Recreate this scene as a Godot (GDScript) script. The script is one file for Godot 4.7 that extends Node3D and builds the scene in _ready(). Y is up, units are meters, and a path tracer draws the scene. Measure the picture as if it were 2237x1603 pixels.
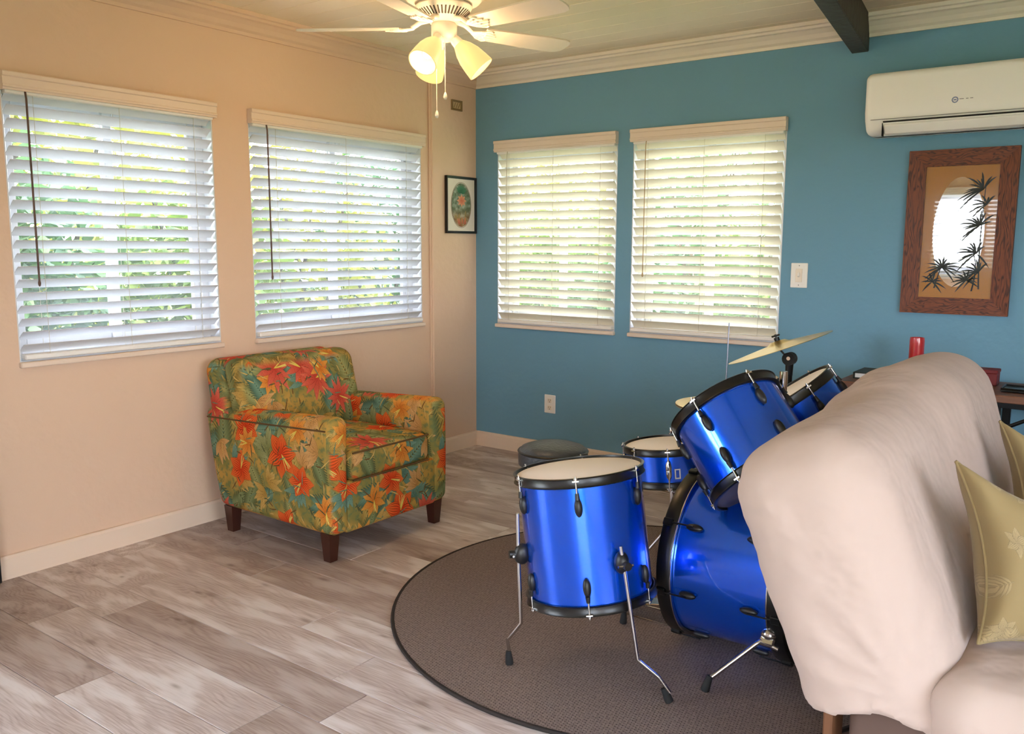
extends Node3D
# A living-room corner: cream wall and blue wall with blinds, floral armchair, blue drum kit on a round rug, covered sofa.

const CEIL := 2.53
const ROOM_X := 6.2
const ROOM_Z := 6.6
var rng := RandomNumberGenerator.new()
var used := {}
var M := {}

# ---------------------------------------------------------------- mesh builder
class MB:
	var st := SurfaceTool.new()
	var xf := Transform3D()
	var tris := 0
	func _init(t := Transform3D()):
		st.begin(Mesh.PRIMITIVE_TRIANGLES)
		xf = t
	func flat(): st.set_smooth_group(-1)
	func smooth(n := 0): st.set_smooth_group(n)
	func put(p: Vector3, uv: Vector2):
		st.set_uv(uv)
		st.add_vertex(xf * p)
	func tri(a: Vector3, b: Vector3, c: Vector3, ua := Vector2.ZERO, ub := Vector2.ZERO, uc := Vector2.ZERO):
		put(a, ua); put(c, uc); put(b, ub)
		tris += 1
	func quad(a: Vector3, b: Vector3, c: Vector3, d: Vector3, ua := Vector2.ZERO, ub := Vector2.ZERO, uc := Vector2.ZERO, ud := Vector2.ZERO):
		tri(a, b, c, ua, ub, uc)
		tri(a, c, d, ua, uc, ud)
	func box(c: Vector3, s: Vector3, bev := 0.0, b := Basis(), uv := true):
		flat()
		var h := s * 0.5
		bev = minf(bev, minf(h.x, minf(h.y, h.z)) * 0.95)
		for ax in 3:
			var u := (ax + 1) % 3
			var v := (ax + 2) % 3
			for sg in [1.0, -1.0]:
				var q := []
				for k in [[-1, -1], [1, -1], [1, 1], [-1, 1]]:
					var p := Vector3.ZERO
					p[ax] = h[ax] * sg
					p[u] = (h[u] - bev) * k[0]
					p[v] = (h[v] - bev) * k[1]
					q.append(c + b * p)
				var t := [Vector2(0, 0), Vector2(1, 0), Vector2(1, 1), Vector2(0, 1)]
				if ax == 1:
					t = [Vector2(0, 0), Vector2(0, 1), Vector2(1, 1), Vector2(1, 0)]
				if sg > 0: quad(q[0], q[1], q[2], q[3], t[0], t[1], t[2], t[3])
				else: quad(q[3], q[2], q[1], q[0], t[3], t[2], t[1], t[0])
		if bev <= 0.0: return
		for ax in 3:            # edges along ax
			var u := (ax + 1) % 3
			var v := (ax + 2) % 3
			for k in [[1, 1], [-1, 1], [-1, -1], [1, -1]]:
				var p0 := Vector3.ZERO
				p0[u] = h[u] * k[0]; p0[v] = (h[v] - bev) * k[1]
				var p1 := Vector3.ZERO
				p1[u] = (h[u] - bev) * k[0]; p1[v] = h[v] * k[1]
				var e := Vector3.ZERO
				e[ax] = h[ax] - bev
				var a := c + b * (p0 - e)
				var d := c + b * (p0 + e)
				var f := c + b * (p1 + e)
				var g := c + b * (p1 - e)
				if k[0] * k[1] > 0: quad(a, g, f, d)
				else: quad(d, f, g, a)
		for sx in [-1.0, 1.0]:
			for sy in [-1.0, 1.0]:
				for sz in [-1.0, 1.0]:
					var a := c + b * Vector3(h.x * sx, (h.y - bev) * sy, (h.z - bev) * sz)
					var d := c + b * Vector3((h.x - bev) * sx, h.y * sy, (h.z - bev) * sz)
					var f := c + b * Vector3((h.x - bev) * sx, (h.y - bev) * sy, h.z * sz)
					if sx * sy * sz > 0: tri(a, d, f)
					else: tri(a, f, d)
	# rounded box with optional deformation
	func rbox(c: Vector3, h: Vector3, r: float, k := 4, m := 4, deform = null, b := Basis(), group := 0):
		smooth(group)
		r = minf(r, minf(h.x, minf(h.y, h.z)))
		var ax_l := []
		for ax in 3:
			var l := []
			for i in k: l.append(-h[ax] + r * (1.0 - tan(PI / 4 * (1.0 - float(i) / k))))
			for i in m + 1: l.append(-(h[ax] - r) + 2.0 * (h[ax] - r) * i / m)
			for i in range(1, k + 1): l.append(h[ax] - r * (1.0 - tan(PI / 4 * float(i) / k)))
			ax_l.append(l)
		var fx := func(p: Vector3) -> Vector3:
			var q := p.clamp(-(h - Vector3.ONE * r), h - Vector3.ONE * r)
			var dd := p - q
			var o := q + dd.normalized() * r if dd.length() > 1e-9 else p
			if deform != null: o = deform.call(o)
			return c + b * o
		for ax in 3:
			var u := (ax + 1) % 3
			var v := (ax + 2) % 3
			for sg in [1.0, -1.0]:
				var lu: Array = ax_l[u]
				var lv: Array = ax_l[v]
				var grid := []
				for i in lu.size():
					var row := []
					for j in lv.size():
						var p := Vector3.ZERO
						p[ax] = h[ax] * sg; p[u] = lu[i]; p[v] = lv[j]
						row.append(fx.call(p).snapped(Vector3.ONE * 1e-5))
					grid.append(row)
				for i in lu.size() - 1:
					for j in lv.size() - 1:
						if sg > 0: quad(grid[i][j], grid[i + 1][j], grid[i + 1][j + 1], grid[i][j + 1])
						else: quad(grid[i][j + 1], grid[i + 1][j + 1], grid[i + 1][j], grid[i][j])
	func tube(path: Array, rad, seg := 8, caps := true):
		smooth(1)
		var n := path.size()
		var rings := []
		var t0: Vector3 = (path[1] - path[0]).normalized()
		var side := t0.cross(Vector3.UP if absf(t0.y) < 0.9 else Vector3.RIGHT).normalized()
		for i in n:
			var t: Vector3
			if i == 0: t = t0
			elif i == n - 1: t = (path[i] - path[i - 1]).normalized()
			else: t = ((path[i + 1] - path[i]).normalized() + (path[i] - path[i - 1]).normalized()).normalized()
			side = (side - t * side.dot(t)).normalized()
			var up := t.cross(side)
			var rr: float = rad[i] if rad is Array else rad
			var ring := []
			for k in seg:
				var a := TAU * k / seg
				ring.append(path[i] + (side * cos(a) + up * sin(a)) * rr)
			rings.append(ring)
		for i in n - 1:
			for k in seg:
				var j := (k + 1) % seg
				quad(rings[i][k], rings[i][j], rings[i + 1][j], rings[i + 1][k])
		if caps:
			flat()
			for k in range(1, seg - 1):
				tri(rings[0][0], rings[0][k + 1], rings[0][k])
				tri(rings[n - 1][0], rings[n - 1][k], rings[n - 1][k + 1])
	# profile of (radius, height), turned about +Y at centre c
	func lathe(prof: Array, seg := 32, c := Vector3.ZERO, b := Basis(), sharp := 0.6):
		var groups := [0]
		for i in range(1, prof.size() - 1):
			var d0: Vector2 = (prof[i] - prof[i - 1]).normalized()
			var d1: Vector2 = (prof[i + 1] - prof[i]).normalized()
			groups.append(groups[-1] + (1 if d0.dot(d1) < sharp else 0))
		for i in prof.size() - 1:
			smooth(10 + groups[i])
			for k in seg:
				var a0 := TAU * k / seg
				var a1 := TAU * ((k + 1) % seg) / seg
				var p := [Vector3(prof[i].x * cos(a0), prof[i].y, prof[i].x * sin(a0)), Vector3(prof[i].x * cos(a1), prof[i].y, prof[i].x * sin(a1)),
					Vector3(prof[i + 1].x * cos(a1), prof[i + 1].y, prof[i + 1].x * sin(a1)), Vector3(prof[i + 1].x * cos(a0), prof[i + 1].y, prof[i + 1].x * sin(a0))]
				for q in 4: p[q] = c + b * p[q]
				var u0 := float(k) / seg
				var u1 := float(k + 1) / seg
				var v0 := float(i) / (prof.size() - 1)
				var v1 := float(i + 1) / (prof.size() - 1)
				if prof[i].x > 1e-6: tri(p[0], p[2], p[1], Vector2(u0, v0), Vector2(u1, v1), Vector2(u1, v0))
				if prof[i + 1].x > 1e-6: tri(p[0], p[3], p[2], Vector2(u0, v0), Vector2(u0, v1), Vector2(u1, v1))
	func ball(c: Vector3, r: Vector3, b := Basis(), seg := 14, rows := 8):
		var prof := []
		for i in rows + 1:
			var a := -PI / 2 + PI * i / rows
			prof.append(Vector2(maxf(cos(a), 0.0), sin(a)))
		lathe(prof, seg, c, b * Basis.from_scale(r), -2.0)
	# flat outline in local XY pushed along Z from z0 to z1
	func prism(poly: PackedVector2Array, z0: float, z1: float, smooth_side := false):
		if Geometry2D.is_polygon_clockwise(poly): poly.reverse()
		# y-up outline seen from +Z runs anticlockwise after this test is settled
		var area := 0.0
		for i in poly.size():
			var q := poly[(i + 1) % poly.size()]
			area += poly[i].x * q.y - q.x * poly[i].y
		if area < 0: poly.reverse()
		flat()
		var ix := Geometry2D.triangulate_polygon(poly)
		for k in range(0, ix.size(), 3):
			var a := poly[ix[k]]
			var b2 := poly[ix[k + 1]]
			var c := poly[ix[k + 2]]
			if (b2 - a).cross(c - a) < 0:
				var t := b2
				b2 = c
				c = t
			tri(Vector3(a.x, a.y, z1), Vector3(b2.x, b2.y, z1), Vector3(c.x, c.y, z1), a, b2, c)
			tri(Vector3(a.x, a.y, z0), Vector3(c.x, c.y, z0), Vector3(b2.x, b2.y, z0), a, c, b2)
		if smooth_side: smooth(5)
		for i in poly.size():
			var a := poly[i]
			var b2 := poly[(i + 1) % poly.size()]
			quad(Vector3(a.x, a.y, z0), Vector3(b2.x, b2.y, z0), Vector3(b2.x, b2.y, z1), Vector3(a.x, a.y, z1))
	func done() -> ArrayMesh:
		st.generate_normals()
		return st.commit()

# ---------------------------------------------------------------- scene helpers
func numbered(called: String) -> String:
	if not used.has(called):
		used[called] = 0
		return called
	used[called] += 1
	return "%s_%03d" % [called, used[called]]

func meta(o: Node, label := "", category := "", group := "", kind := ""):
	if label: o.set_meta("label", label)
	if category: o.set_meta("category", category)
	if group: o.set_meta("group", group)
	if kind: o.set_meta("kind", kind)

func thing(called: String, label: String, category: String, at := Vector3.ZERO, group := "", basis := Basis()) -> Node3D:
	var o := Node3D.new()
	o.name = numbered(called)
	add_child(o)
	o.transform = Transform3D(basis, at)
	meta(o, label, category, group)
	return o

# commit a builder as a part; shapes made in world coordinates are moved under their thing
func part(root: Node, called: String, b: MB, m: Material, world := true) -> MeshInstance3D:
	return inst(root, called, b.done(), m, (root as Node3D).transform.affine_inverse() if world and root != self and root.get_parent() == self and not root is MeshInstance3D else Transform3D())

func inst(root: Node, called: String, mesh: Mesh, m: Material, t := Transform3D()) -> MeshInstance3D:
	var o := MeshInstance3D.new()
	o.name = numbered(called) if root == self else called
	o.mesh = mesh
	o.material_override = m
	o.transform = t
	root.add_child(o, true)
	return o

func structure(called: String, b: MB, m: Material, label: String) -> MeshInstance3D:
	var o := inst(self, called, b.done(), m)
	o.set_meta("kind", "structure")
	o.set_meta("label", label)
	return o

func mat(c: Color, rough := 0.6, metal := 0.0, spec := 0.5) -> StandardMaterial3D:
	var m := StandardMaterial3D.new()
	m.albedo_color = c
	m.roughness = rough
	m.metallic = metal
	m.metallic_specular = spec
	return m

func noise(freq: float, seed_ := 1, oct := 3, kind := FastNoiseLite.TYPE_SIMPLEX_SMOOTH) -> FastNoiseLite:
	var n := FastNoiseLite.new()
	n.seed = seed_
	n.frequency = freq
	n.noise_type = kind
	n.fractal_octaves = oct
	return n

func relief(m: StandardMaterial3D, freq: float, tile: float, cm: float, seed_ := 3, oct := 4, size := 256):
	var t := NoiseTexture2D.new()
	t.width = size
	t.height = size
	t.seamless = true
	t.noise = noise(freq, seed_, oct)
	m.heightmap_enabled = true
	m.heightmap_texture = t
	m.heightmap_scale = cm
	m.uv1_triplanar = true
	m.uv1_scale = Vector3.ONE / tile

func rot_to(y: Vector3, hint := Vector3.RIGHT) -> Basis:
	y = y.normalized()
	var z := hint.cross(y)
	if z.length() < 0.01: z = Vector3.FORWARD.cross(y)
	z = z.normalized()
	return Basis(y.cross(z), y, z)

# ---------------------------------------------------------------- painted pictures
func blendpx(im: Image, x: int, y: int, c: Color, a: float):
	x = posmod(x, im.get_width())
	y = posmod(y, im.get_height())
	im.set_pixel(x, y, im.get_pixel(x, y).lerp(c, a))

# soft-edged leaf or petal: from p along angle, length l, half width w
func blade(im: Image, p: Vector2, ang: float, l: float, w: float, c0: Color, c1: Color, vein := 0.0, bend := 0.0):
	var d := Vector2(cos(ang), sin(ang))
	var n := Vector2(-d.y, d.x)
	var steps := int(l * 1.3)
	for i in steps:
		var t := float(i) / steps
		var ww := w * sin(PI * pow(t, 0.75)) + 0.6
		var mid := p + d * (l * t) + n * (bend * t * t)
		var k := int(ww * 1.4) + 1
		for j in range(-k, k + 1):
			var s := float(j) / k
			var q := mid + n * (s * ww)
			var c := c0.lerp(c1, t)
			if vein > 0.0 and absf(sin(s * 9.0 + t * 3.0)) > 0.82: c = c.darkened(vein)
			if absf(s) > 0.9: c = c.darkened(0.18)
			blendpx(im, int(q.x), int(q.y), c, 0.92)

func frond(im: Image, p: Vector2, ang: float, l: float, c: Color, c2: Color, count := 9):
	blade(im, p, ang, l, 1.6, c2, c2)
	var d := Vector2(cos(ang), sin(ang))
	for i in count:
		var t := (i + 1.0) / (count + 1)
		var ll := l * 0.52 * (1.0 - 0.55 * absf(t - 0.35))
		for s in [-1.0, 1.0]:
			blade(im, p + d * (l * t), ang + s * (0.95 - 0.35 * t), ll, maxf(2.0, l * 0.035), c, c2, 0.0, s * -6.0)

func bloom(im: Image, p: Vector2, r: float, hot: Color, deep: Color, petals := 5, narrow := 0.42):
	var a0 := rng.randf() * TAU
	for k in petals:
		blade(im, p, a0 + TAU * k / petals + rng.randf_range(-0.15, 0.15), r * rng.randf_range(0.85, 1.1), r * narrow, deep, hot, 0.28, rng.randf_range(-0.1, 0.1) * r)
	for k in 5: blade(im, p, a0 + rng.randf() * 0.6, r * 0.7, 1.2, Color(0.85, 0.75, 0.3), Color(0.9, 0.8, 0.45))

func tropical_print() -> ImageTexture:
	rng.seed = 77
	var n := 1024
	var im := Image.create(n, n, false, Image.FORMAT_RGB8)
	var a := noise(0.006, 5, 2)
	var b := noise(0.03, 9, 3)
	for y in n:
		for x in n:
			var t := clampf(0.5 + a.get_noise_2d(x, y) * 1.3, 0, 1)
			var c := Color(0.5, 0.465, 0.25).lerp(Color(0.7, 0.545, 0.26), t)
			c = c.lerp(Color(0.36, 0.42, 0.29), clampf(b.get_noise_2d(x, y) * 1.5, 0, 0.6))
			im.set_pixel(x, y, c)
	var cell := 128.0
	for pas in 4:
		for i in 8:
			for j in 8:
				var p := Vector2((i + rng.randf()) * cell, (j + rng.randf()) * cell)
				var pick := rng.randf()
				if pas == 0:
					var g: Color = [Color(0.56, 0.56, 0.32), Color(0.38, 0.52, 0.42), Color(0.72, 0.58, 0.26), Color(0.46, 0.5, 0.3)][rng.randi() % 4]
					frond(im, p, rng.randf() * TAU, rng.randf_range(110, 200), g.lightened(0.1), g.darkened(0.35), 10)
				elif pas == 1 and pick < 0.6:
					var g: Color = [Color(0.4, 0.55, 0.46), Color(0.8, 0.62, 0.28), Color(0.58, 0.58, 0.34), Color(0.86, 0.62, 0.34)][rng.randi() % 4]
					var an := rng.randf() * TAU
					for k in 6: blade(im, p, an + (k - 2.5) * 0.36, rng.randf_range(60, 110), 15, g.darkened(0.1), g.lightened(0.15), 0.3, rng.randf_range(-16, 16))
				elif pas == 2 and (i * 2 + j * 3) % 7 < 3:
					if pick < 0.45: bloom(im, p, rng.randf_range(80, 105), Color(0.93, 0.46, 0.2), Color(0.84, 0.24, 0.1), 6, 0.33)
					elif pick < 0.78: bloom(im, p, rng.randf_range(80, 105), Color(0.9, 0.46, 0.35), Color(0.78, 0.26, 0.2), 11, 0.15)
					else: bloom(im, p, rng.randf_range(60, 85), Color(0.93, 0.66, 0.3), Color(0.84, 0.46, 0.16), 8, 0.22)
				elif pas == 3:
					for k in 4:
						var q := p + Vector2(rng.randf_range(-70, 70), rng.randf_range(-70, 70))
						var g: Color = [Color(0.32, 0.34, 0.22), Color(0.78, 0.64, 0.36), Color(0.42, 0.5, 0.38), Color(0.42, 0.3, 0.16)][rng.randi() % 4]
						blade(im, q, rng.randf() * TAU, rng.randf_range(25, 60), 1.8, g, g, 0.0, rng.randf_range(-10, 10))
	return ImageTexture.create_from_image(im)

func damask_print() -> ImageTexture:
	rng.seed = 12
	var n := 512
	var im := Image.create(n, n, false, Image.FORMAT_RGB8)
	im.fill(Color(0.545, 0.465, 0.315))
	for i in 4:
		for j in 4:
			var p := Vector2((i + rng.randf_range(0.2, 0.8)) * 128, (j + rng.randf_range(0.2, 0.8)) * 128)
			var c := Color(0.65, 0.565, 0.41)
			if (i + j) % 2 == 0: frond(im, p, rng.randf() * TAU, 95, c, c.darkened(0.12), 7)
			else:
				var a0 := rng.randf() * TAU
				for k in 6: blade(im, p, a0 + k * TAU / 6, 44, 13, c.darkened(0.1), c, 0.15)
	return ImageTexture.create_from_image(im)

# boards of washed oak: pale, with brown-grey grain lines, cathedral arches and knots
func plank_print(sd: int) -> ImageTexture:
	var w := 1024
	var h := 160
	var im := Image.create(w, h, false, Image.FORMAT_RGB8)
	var warp := noise(0.006, sd, 2)
	var fine := noise(0.09, sd + 7, 3)
	var wash := noise(0.008, sd + 3, 3)
	rng.seed = sd * 31 + 5
	var knots := []
	for k in 2: knots.append(Vector3(rng.randf() * w, rng.randf() * h, rng.randf_range(10, 20)))
	var arch := rng.randf_range(0.2, 0.8) * w
	for y in h:
		for x in w:
			var v := float(y)
			var amt := 0.0
			for k in knots:
				var dx: float = (x - k.x) / 3.2
				var dy: float = y - k.y
				var d: float = sqrt(dx * dx + dy * dy)
				v += signf(dy) * k.z * exp(-d * d / (k.z * k.z * 3.0)) * 1.2
				amt = maxf(amt, exp(-d * d / (k.z * k.z * 0.25)))
			v += warp.get_noise_2d(x * 0.45, y * 1.6) * 22.0 + (x - arch) * (x - arch) * 0.00005 * signf(y - h * 0.5)
			var ring := pow(sin(v * 0.5) * 0.5 + 0.5, 3.0)
			var f := fine.get_noise_2d(x * 0.1, y * 2.4)
			var s := wash.get_noise_2d(x * 0.3, y * 1.3)
			var c := Color(0.79, 0.735, 0.715).lerp(Color(0.62, 0.545, 0.51), clampf(ring * 0.32 + f * 0.55 - s * 0.5 + 0.12, 0, 1))
			c = c.lerp(Color(0.9, 0.875, 0.87), clampf(s * 1.3, 0, 0.55))
			c = c.lerp(Color(0.36, 0.28, 0.23), amt * 0.4)
			im.set_pixel(x, y, c)
	return ImageTexture.create_from_image(im)

func brown_wood_print(sd: int, light: Color, dark: Color) -> ImageTexture:
	var im := Image.create(512, 128, false, Image.FORMAT_RGB8)
	var warp := noise(0.012, sd, 2)
	var fine := noise(0.1, sd + 4, 3)
	for y in 128:
		for x in 512:
			var v := y + warp.get_noise_2d(x * 0.6, y * 2.0) * 24.0
			var g := pow(sin(v * 0.5) * 0.5 + 0.5, 3.0) * 0.8 + fine.get_noise_2d(x * 0.2, y * 2.5) * 0.7
			im.set_pixel(x, y, light.lerp(dark, clampf(g, 0, 1)))
	return ImageTexture.create_from_image(im)

# loops of the woven rug; returns colour and height
func rug_prints() -> Array:
	var n := 256
	var im := Image.create(n, n, false, Image.FORMAT_RGB8)
	var hm := Image.create(n, n, false, Image.FORMAT_L8)
	var ns := noise(0.05, 4, 3)
	var cell := 16.0
	for y in n:
		for x in n:
			var row := int(y / cell)
			var fx := fposmod(x + (cell * 0.5 if row % 2 else 0.0), cell) / cell - 0.5
			var fy := fposmod(y, cell) / cell - 0.5
			var d := sqrt(fx * fx + fy * fy * 1.3)
			var hole := smoothstep(0.2, 0.09, d)
			var yarn := 0.5 + 0.5 * sin((fx * 2.0 + fy) * 9.0)
			var k := ns.get_noise_2d(x, y)
			var c := Color(0.54, 0.475, 0.445).lerp(Color(0.40, 0.345, 0.325), clampf(yarn * 0.45 + k * 0.6, 0, 1))
			im.set_pixel(x, y, c.lerp(Color(0.13, 0.1, 0.09), hole * clampf(0.75 + k * 1.2, 0.25, 1.0)))
			var hh := clampf(0.75 - hole * 0.75 - yarn * 0.15 - d * 0.25, 0, 1)
			hm.set_pixel(x, y, Color(hh, hh, hh))
	return [ImageTexture.create_from_image(im), ImageTexture.create_from_image(hm)]

func oval_print() -> ImageTexture:
	rng.seed = 5
	var im := Image.create(192, 320, false, Image.FORMAT_RGB8)
	var ns := noise(0.02, 6, 3)
	for y in 320:
		for x in 192:
			var t := y / 320.0
			var c := Color(0.42, 0.47, 0.38).lerp(Color(0.58, 0.42, 0.28), smoothstep(0.5, 0.95, t))
			im.set_pixel(x, y, c.lightened(clampf(ns.get_noise_2d(x, y) * 0.5, -0.2, 0.3)))
	for k in 7: blade(im, Vector2(96, 75), -2.4 + k * 0.32, 60, 15, Color(0.05, 0.36, 0.2), Color(0.3, 0.5, 0.36), 0.2)
	for k in 8: blade(im, Vector2(100, 130), k * TAU / 8, 46, 13, Color(0.82, 0.4, 0.24), Color(0.9, 0.66, 0.5), 0.2)
	for k in 12: blade(im, Vector2(rng.randf_range(30, 160), rng.randf_range(240, 310)), rng.randf_range(-2.2, -0.9), 46, 5, Color(0.5, 0.42, 0.2), Color(0.62, 0.52, 0.3))
	for k in 6: blade(im, Vector2(rng.randf_range(50, 140), 300), -1.57 + rng.randf_range(-0.5, 0.5), 50, 7, Color(0.66, 0.3, 0.2), Color(0.8, 0.5, 0.32))
	return ImageTexture.create_from_image(im)

# ---------------------------------------------------------------- materials
func materials():
	M.cream = mat(Color(0.85, 0.725, 0.62), 0.75, 0, 0.4)
	relief(M.cream, 0.04, 0.6, 0.12)
	M.blue_wall = mat(Color(0.42, 0.59, 0.68), 0.7, 0, 0.4)
	relief(M.blue_wall, 0.04, 0.6, 0.12, 8)
	M.trim_warm = mat(Color(0.89, 0.795, 0.705), 0.45)
	M.valance_warm_lit = mat(Color(0.875, 0.785, 0.705), 0.45)  # same boards as M.valance; warmer light on the cream wall put into the colour
	M.trim = mat(Color(0.9, 0.85, 0.78), 0.45)
	M.ceiling = mat(Color(0.93, 0.85, 0.725), 0.6)
	M.ceiling2 = mat(Color(0.915, 0.835, 0.71), 0.6)
	M.ceil_back = mat(Color(0.7, 0.62, 0.5), 0.9)
	M.beam = mat(Color(0.235, 0.205, 0.18), 0.6)
	relief(M.beam, 0.03, 0.5, 0.3, 12)
	M.white = mat(Color(0.92, 0.9, 0.87), 0.45)
	M.vinyl = mat(Color(0.82, 0.82, 0.83), 0.4)
	M.slat = mat(Color(0.84, 0.835, 0.845), 0.5)
	M.slat.backlight_enabled = true
	M.slat.backlight = Color(0.4, 0.39, 0.37)
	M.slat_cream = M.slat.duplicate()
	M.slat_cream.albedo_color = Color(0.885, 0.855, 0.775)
	M.valance = mat(Color(0.88, 0.81, 0.745), 0.45)
	M.cord = mat(Color(0.82, 0.78, 0.7), 0.8)
	M.wand = mat(Color(0.34, 0.23, 0.17), 0.5)
	M.wand_light = mat(Color(0.72, 0.6, 0.44), 0.5)
	M.glass = mat(Color(0.9, 0.95, 0.93, 0.06), 0.02)
	M.glass.transparency = BaseMaterial3D.TRANSPARENCY_ALPHA
	M.subfloor = mat(Color(0.16, 0.13, 0.11), 0.9)
	M.planks = []
	for k in 7:
		var t := plank_print(11 + k * 13)
		for s in 2:
			var m := mat([Color(1, 1, 1), Color(0.87, 0.845, 0.83)][s], 0.42, 0, 0.45)
			m.albedo_texture = t
			M.planks.append(m)
	M.fabric = mat(Color(1, 1, 1), 0.9, 0, 0.25)
	M.fabric.albedo_texture = tropical_print()
	M.fabric.uv1_triplanar = true
	M.fabric.uv1_scale = Vector3.ONE / 1.1
	M.fabric.uv1_offset = Vector3(0.13, 0.31, 0.22)
	M.fabric.uv1_triplanar_sharpness = 6.0
	M.piping = mat(Color(0.36, 0.25, 0.1), 0.9)
	M.dark_wood = mat(Color(0.235, 0.105, 0.065), 0.4)
	var rp := rug_prints()
	M.rug = mat(Color(1, 1, 1), 0.95, 0, 0.2)
	M.rug.albedo_texture = rp[0]
	M.rug.heightmap_enabled = true
	M.rug.heightmap_texture = rp[1]
	M.rug.heightmap_scale = 0.5
	M.rug_edge = mat(Color(0.15, 0.115, 0.1), 0.9)
	M.drum_blue = mat(Color(0.0, 0.37, 0.96), 0.25, 0.8, 0.6)
	M.drum_blue.clearcoat_enabled = true
	M.drum_blue.clearcoat = 1.0
	M.drum_blue.clearcoat_roughness = 0.05
	M.black = mat(Color(0.055, 0.05, 0.05), 0.32)
	M.black_metal = mat(Color(0.05, 0.05, 0.055), 0.4, 0.3)
	M.lug = mat(Color(0.1, 0.095, 0.095), 0.42)
	M.chrome = mat(Color(0.8, 0.79, 0.78), 0.16, 1.0)
	M.head = mat(Color(0.96, 0.925, 0.905), 0.5)
	M.head_dark = mat(Color(0.36, 0.33, 0.31), 0.5)
	M.brass = mat(Color(0.86, 0.74, 0.5), 0.28, 1.0)
	M.rubber = mat(Color(0.07, 0.07, 0.07), 0.8)
	M.steel = mat(Color(0.5, 0.5, 0.54), 0.32, 1.0)
	M.seat_vinyl = mat(Color(0.27, 0.29, 0.315), 0.38)
	relief(M.seat_vinyl, 0.05, 0.3, 0.2, 31)
	M.cover = mat(Color(0.715, 0.635, 0.59), 0.9, 0, 0.2)
	relief(M.cover, 0.02, 0.7, 0.7, 21, 3)
	M.cover.rim_enabled = true
	M.cover.rim = 0.35
	M.sofa_brown = mat(Color(0.34, 0.255, 0.215), 0.7)
	M.sofa_wood = mat(Color(0.4, 0.25, 0.14), 0.6)
	M.pillow = mat(Color(1, 1, 1), 0.75, 0, 0.35)
	M.pillow.albedo_texture = damask_print()
	M.pillow.rim_enabled = true
	M.pillow.rim = 0.3
	M.fan_white = mat(Color(0.9, 0.86, 0.8), 0.4)
	M.blade = mat(Color(0.89, 0.84, 0.76), 0.5)
	M.vent = mat(Color(0.22, 0.18, 0.15), 0.7)
	M.shade = mat(Color(0.6, 0.5, 0.33), 0.4)
	M.shade.emission_enabled = true
	M.shade.emission = Color(1.0, 0.85, 0.54)
	M.shade.emission_energy_multiplier = 0.62
	M.bulb = mat(Color(1, 0.95, 0.85), 0.4)
	M.bulb.emission_enabled = true
	M.bulb.emission = Color(1.0, 0.9, 0.7)
	M.bulb.emission_energy_multiplier = 4.0
	M.ac = mat(Color(0.97, 0.95, 0.93), 0.35)
	M.ac_dark = mat(Color(0.06, 0.05, 0.05), 0.8)
	M.print_blue = mat(Color(0.5, 0.54, 0.68), 0.5)
	M.print_grey = mat(Color(0.55, 0.53, 0.53), 0.5)
	M.frame_wood = mat(Color(1, 1, 1), 0.5)
	M.frame_wood.albedo_texture = brown_wood_print(3, Color(0.46, 0.22, 0.10), Color(0.2, 0.075, 0.035))
	M.mirror = mat(Color(0.94, 0.94, 0.94), 0.01, 1.0)
	M.ochre = mat(Color(0.62, 0.41, 0.14), 0.25)
	M.ochre.clearcoat_enabled = true
	M.ochre.clearcoat = 1.0
	M.ochre.clearcoat_roughness = 0.02
	M.palm_paint = mat(Color(0.085, 0.12, 0.105), 0.4)
	M.palm_paint2 = mat(Color(0.2, 0.19, 0.09), 0.4)
	M.frame_black = mat(Color(0.03, 0.032, 0.045), 0.4)
	M.mat_board = mat(Color(0.84, 0.8, 0.74), 0.8)
	M.art = mat(Color(1, 1, 1), 0.6)
	M.art.albedo_texture = oval_print()
	M.art.texture_repeat = true
	M.gold_line = mat(Color(0.4, 0.3, 0.16), 0.5)
	M.beige = mat(Color(0.74, 0.64, 0.48), 0.6)
	M.beige2 = mat(Color(0.5, 0.4, 0.26), 0.6)
	M.red_glass = mat(Color(0.72, 0.03, 0.07), 0.12)
	M.red_glass.clearcoat_enabled = true
	M.red_wax = mat(Color(0.62, 0.05, 0.06), 0.5)
	M.table_top = mat(Color(1, 1, 1), 0.5)
	M.table_top.albedo_texture = brown_wood_print(9, Color(0.5, 0.33, 0.24), Color(0.28, 0.17, 0.12))
	M.paper = mat(Color(0.88, 0.87, 0.86), 0.8)
	M.book_dark = mat(Color(0.1, 0.12, 0.09), 0.6)
	M.red_box = mat(Color(0.42, 0.1, 0.11), 0.6)
	M.grass = mat(Color(0.36, 0.46, 0.2), 0.95)
	relief(M.grass, 0.05, 0.8, 3.0, 41)
	M.patio = mat(Color(0.66, 0.63, 0.58), 0.9)
	M.bark = mat(Color(0.26, 0.2, 0.15), 0.9)
	M.leaf = []
	for c in [Color(0.15, 0.28, 0.11), Color(0.34, 0.42, 0.12), Color(0.23, 0.35, 0.17), Color(0.5, 0.5, 0.15)]:
		var m := mat(c, 0.5)
		m.backlight_enabled = true
		m.backlight = c
		M.leaf.append(m)
	M.fence = mat(Color(0.7, 0.68, 0.65), 0.7)
	M.fence_brown = mat(Color(0.4, 0.3, 0.22), 0.8)

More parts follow.
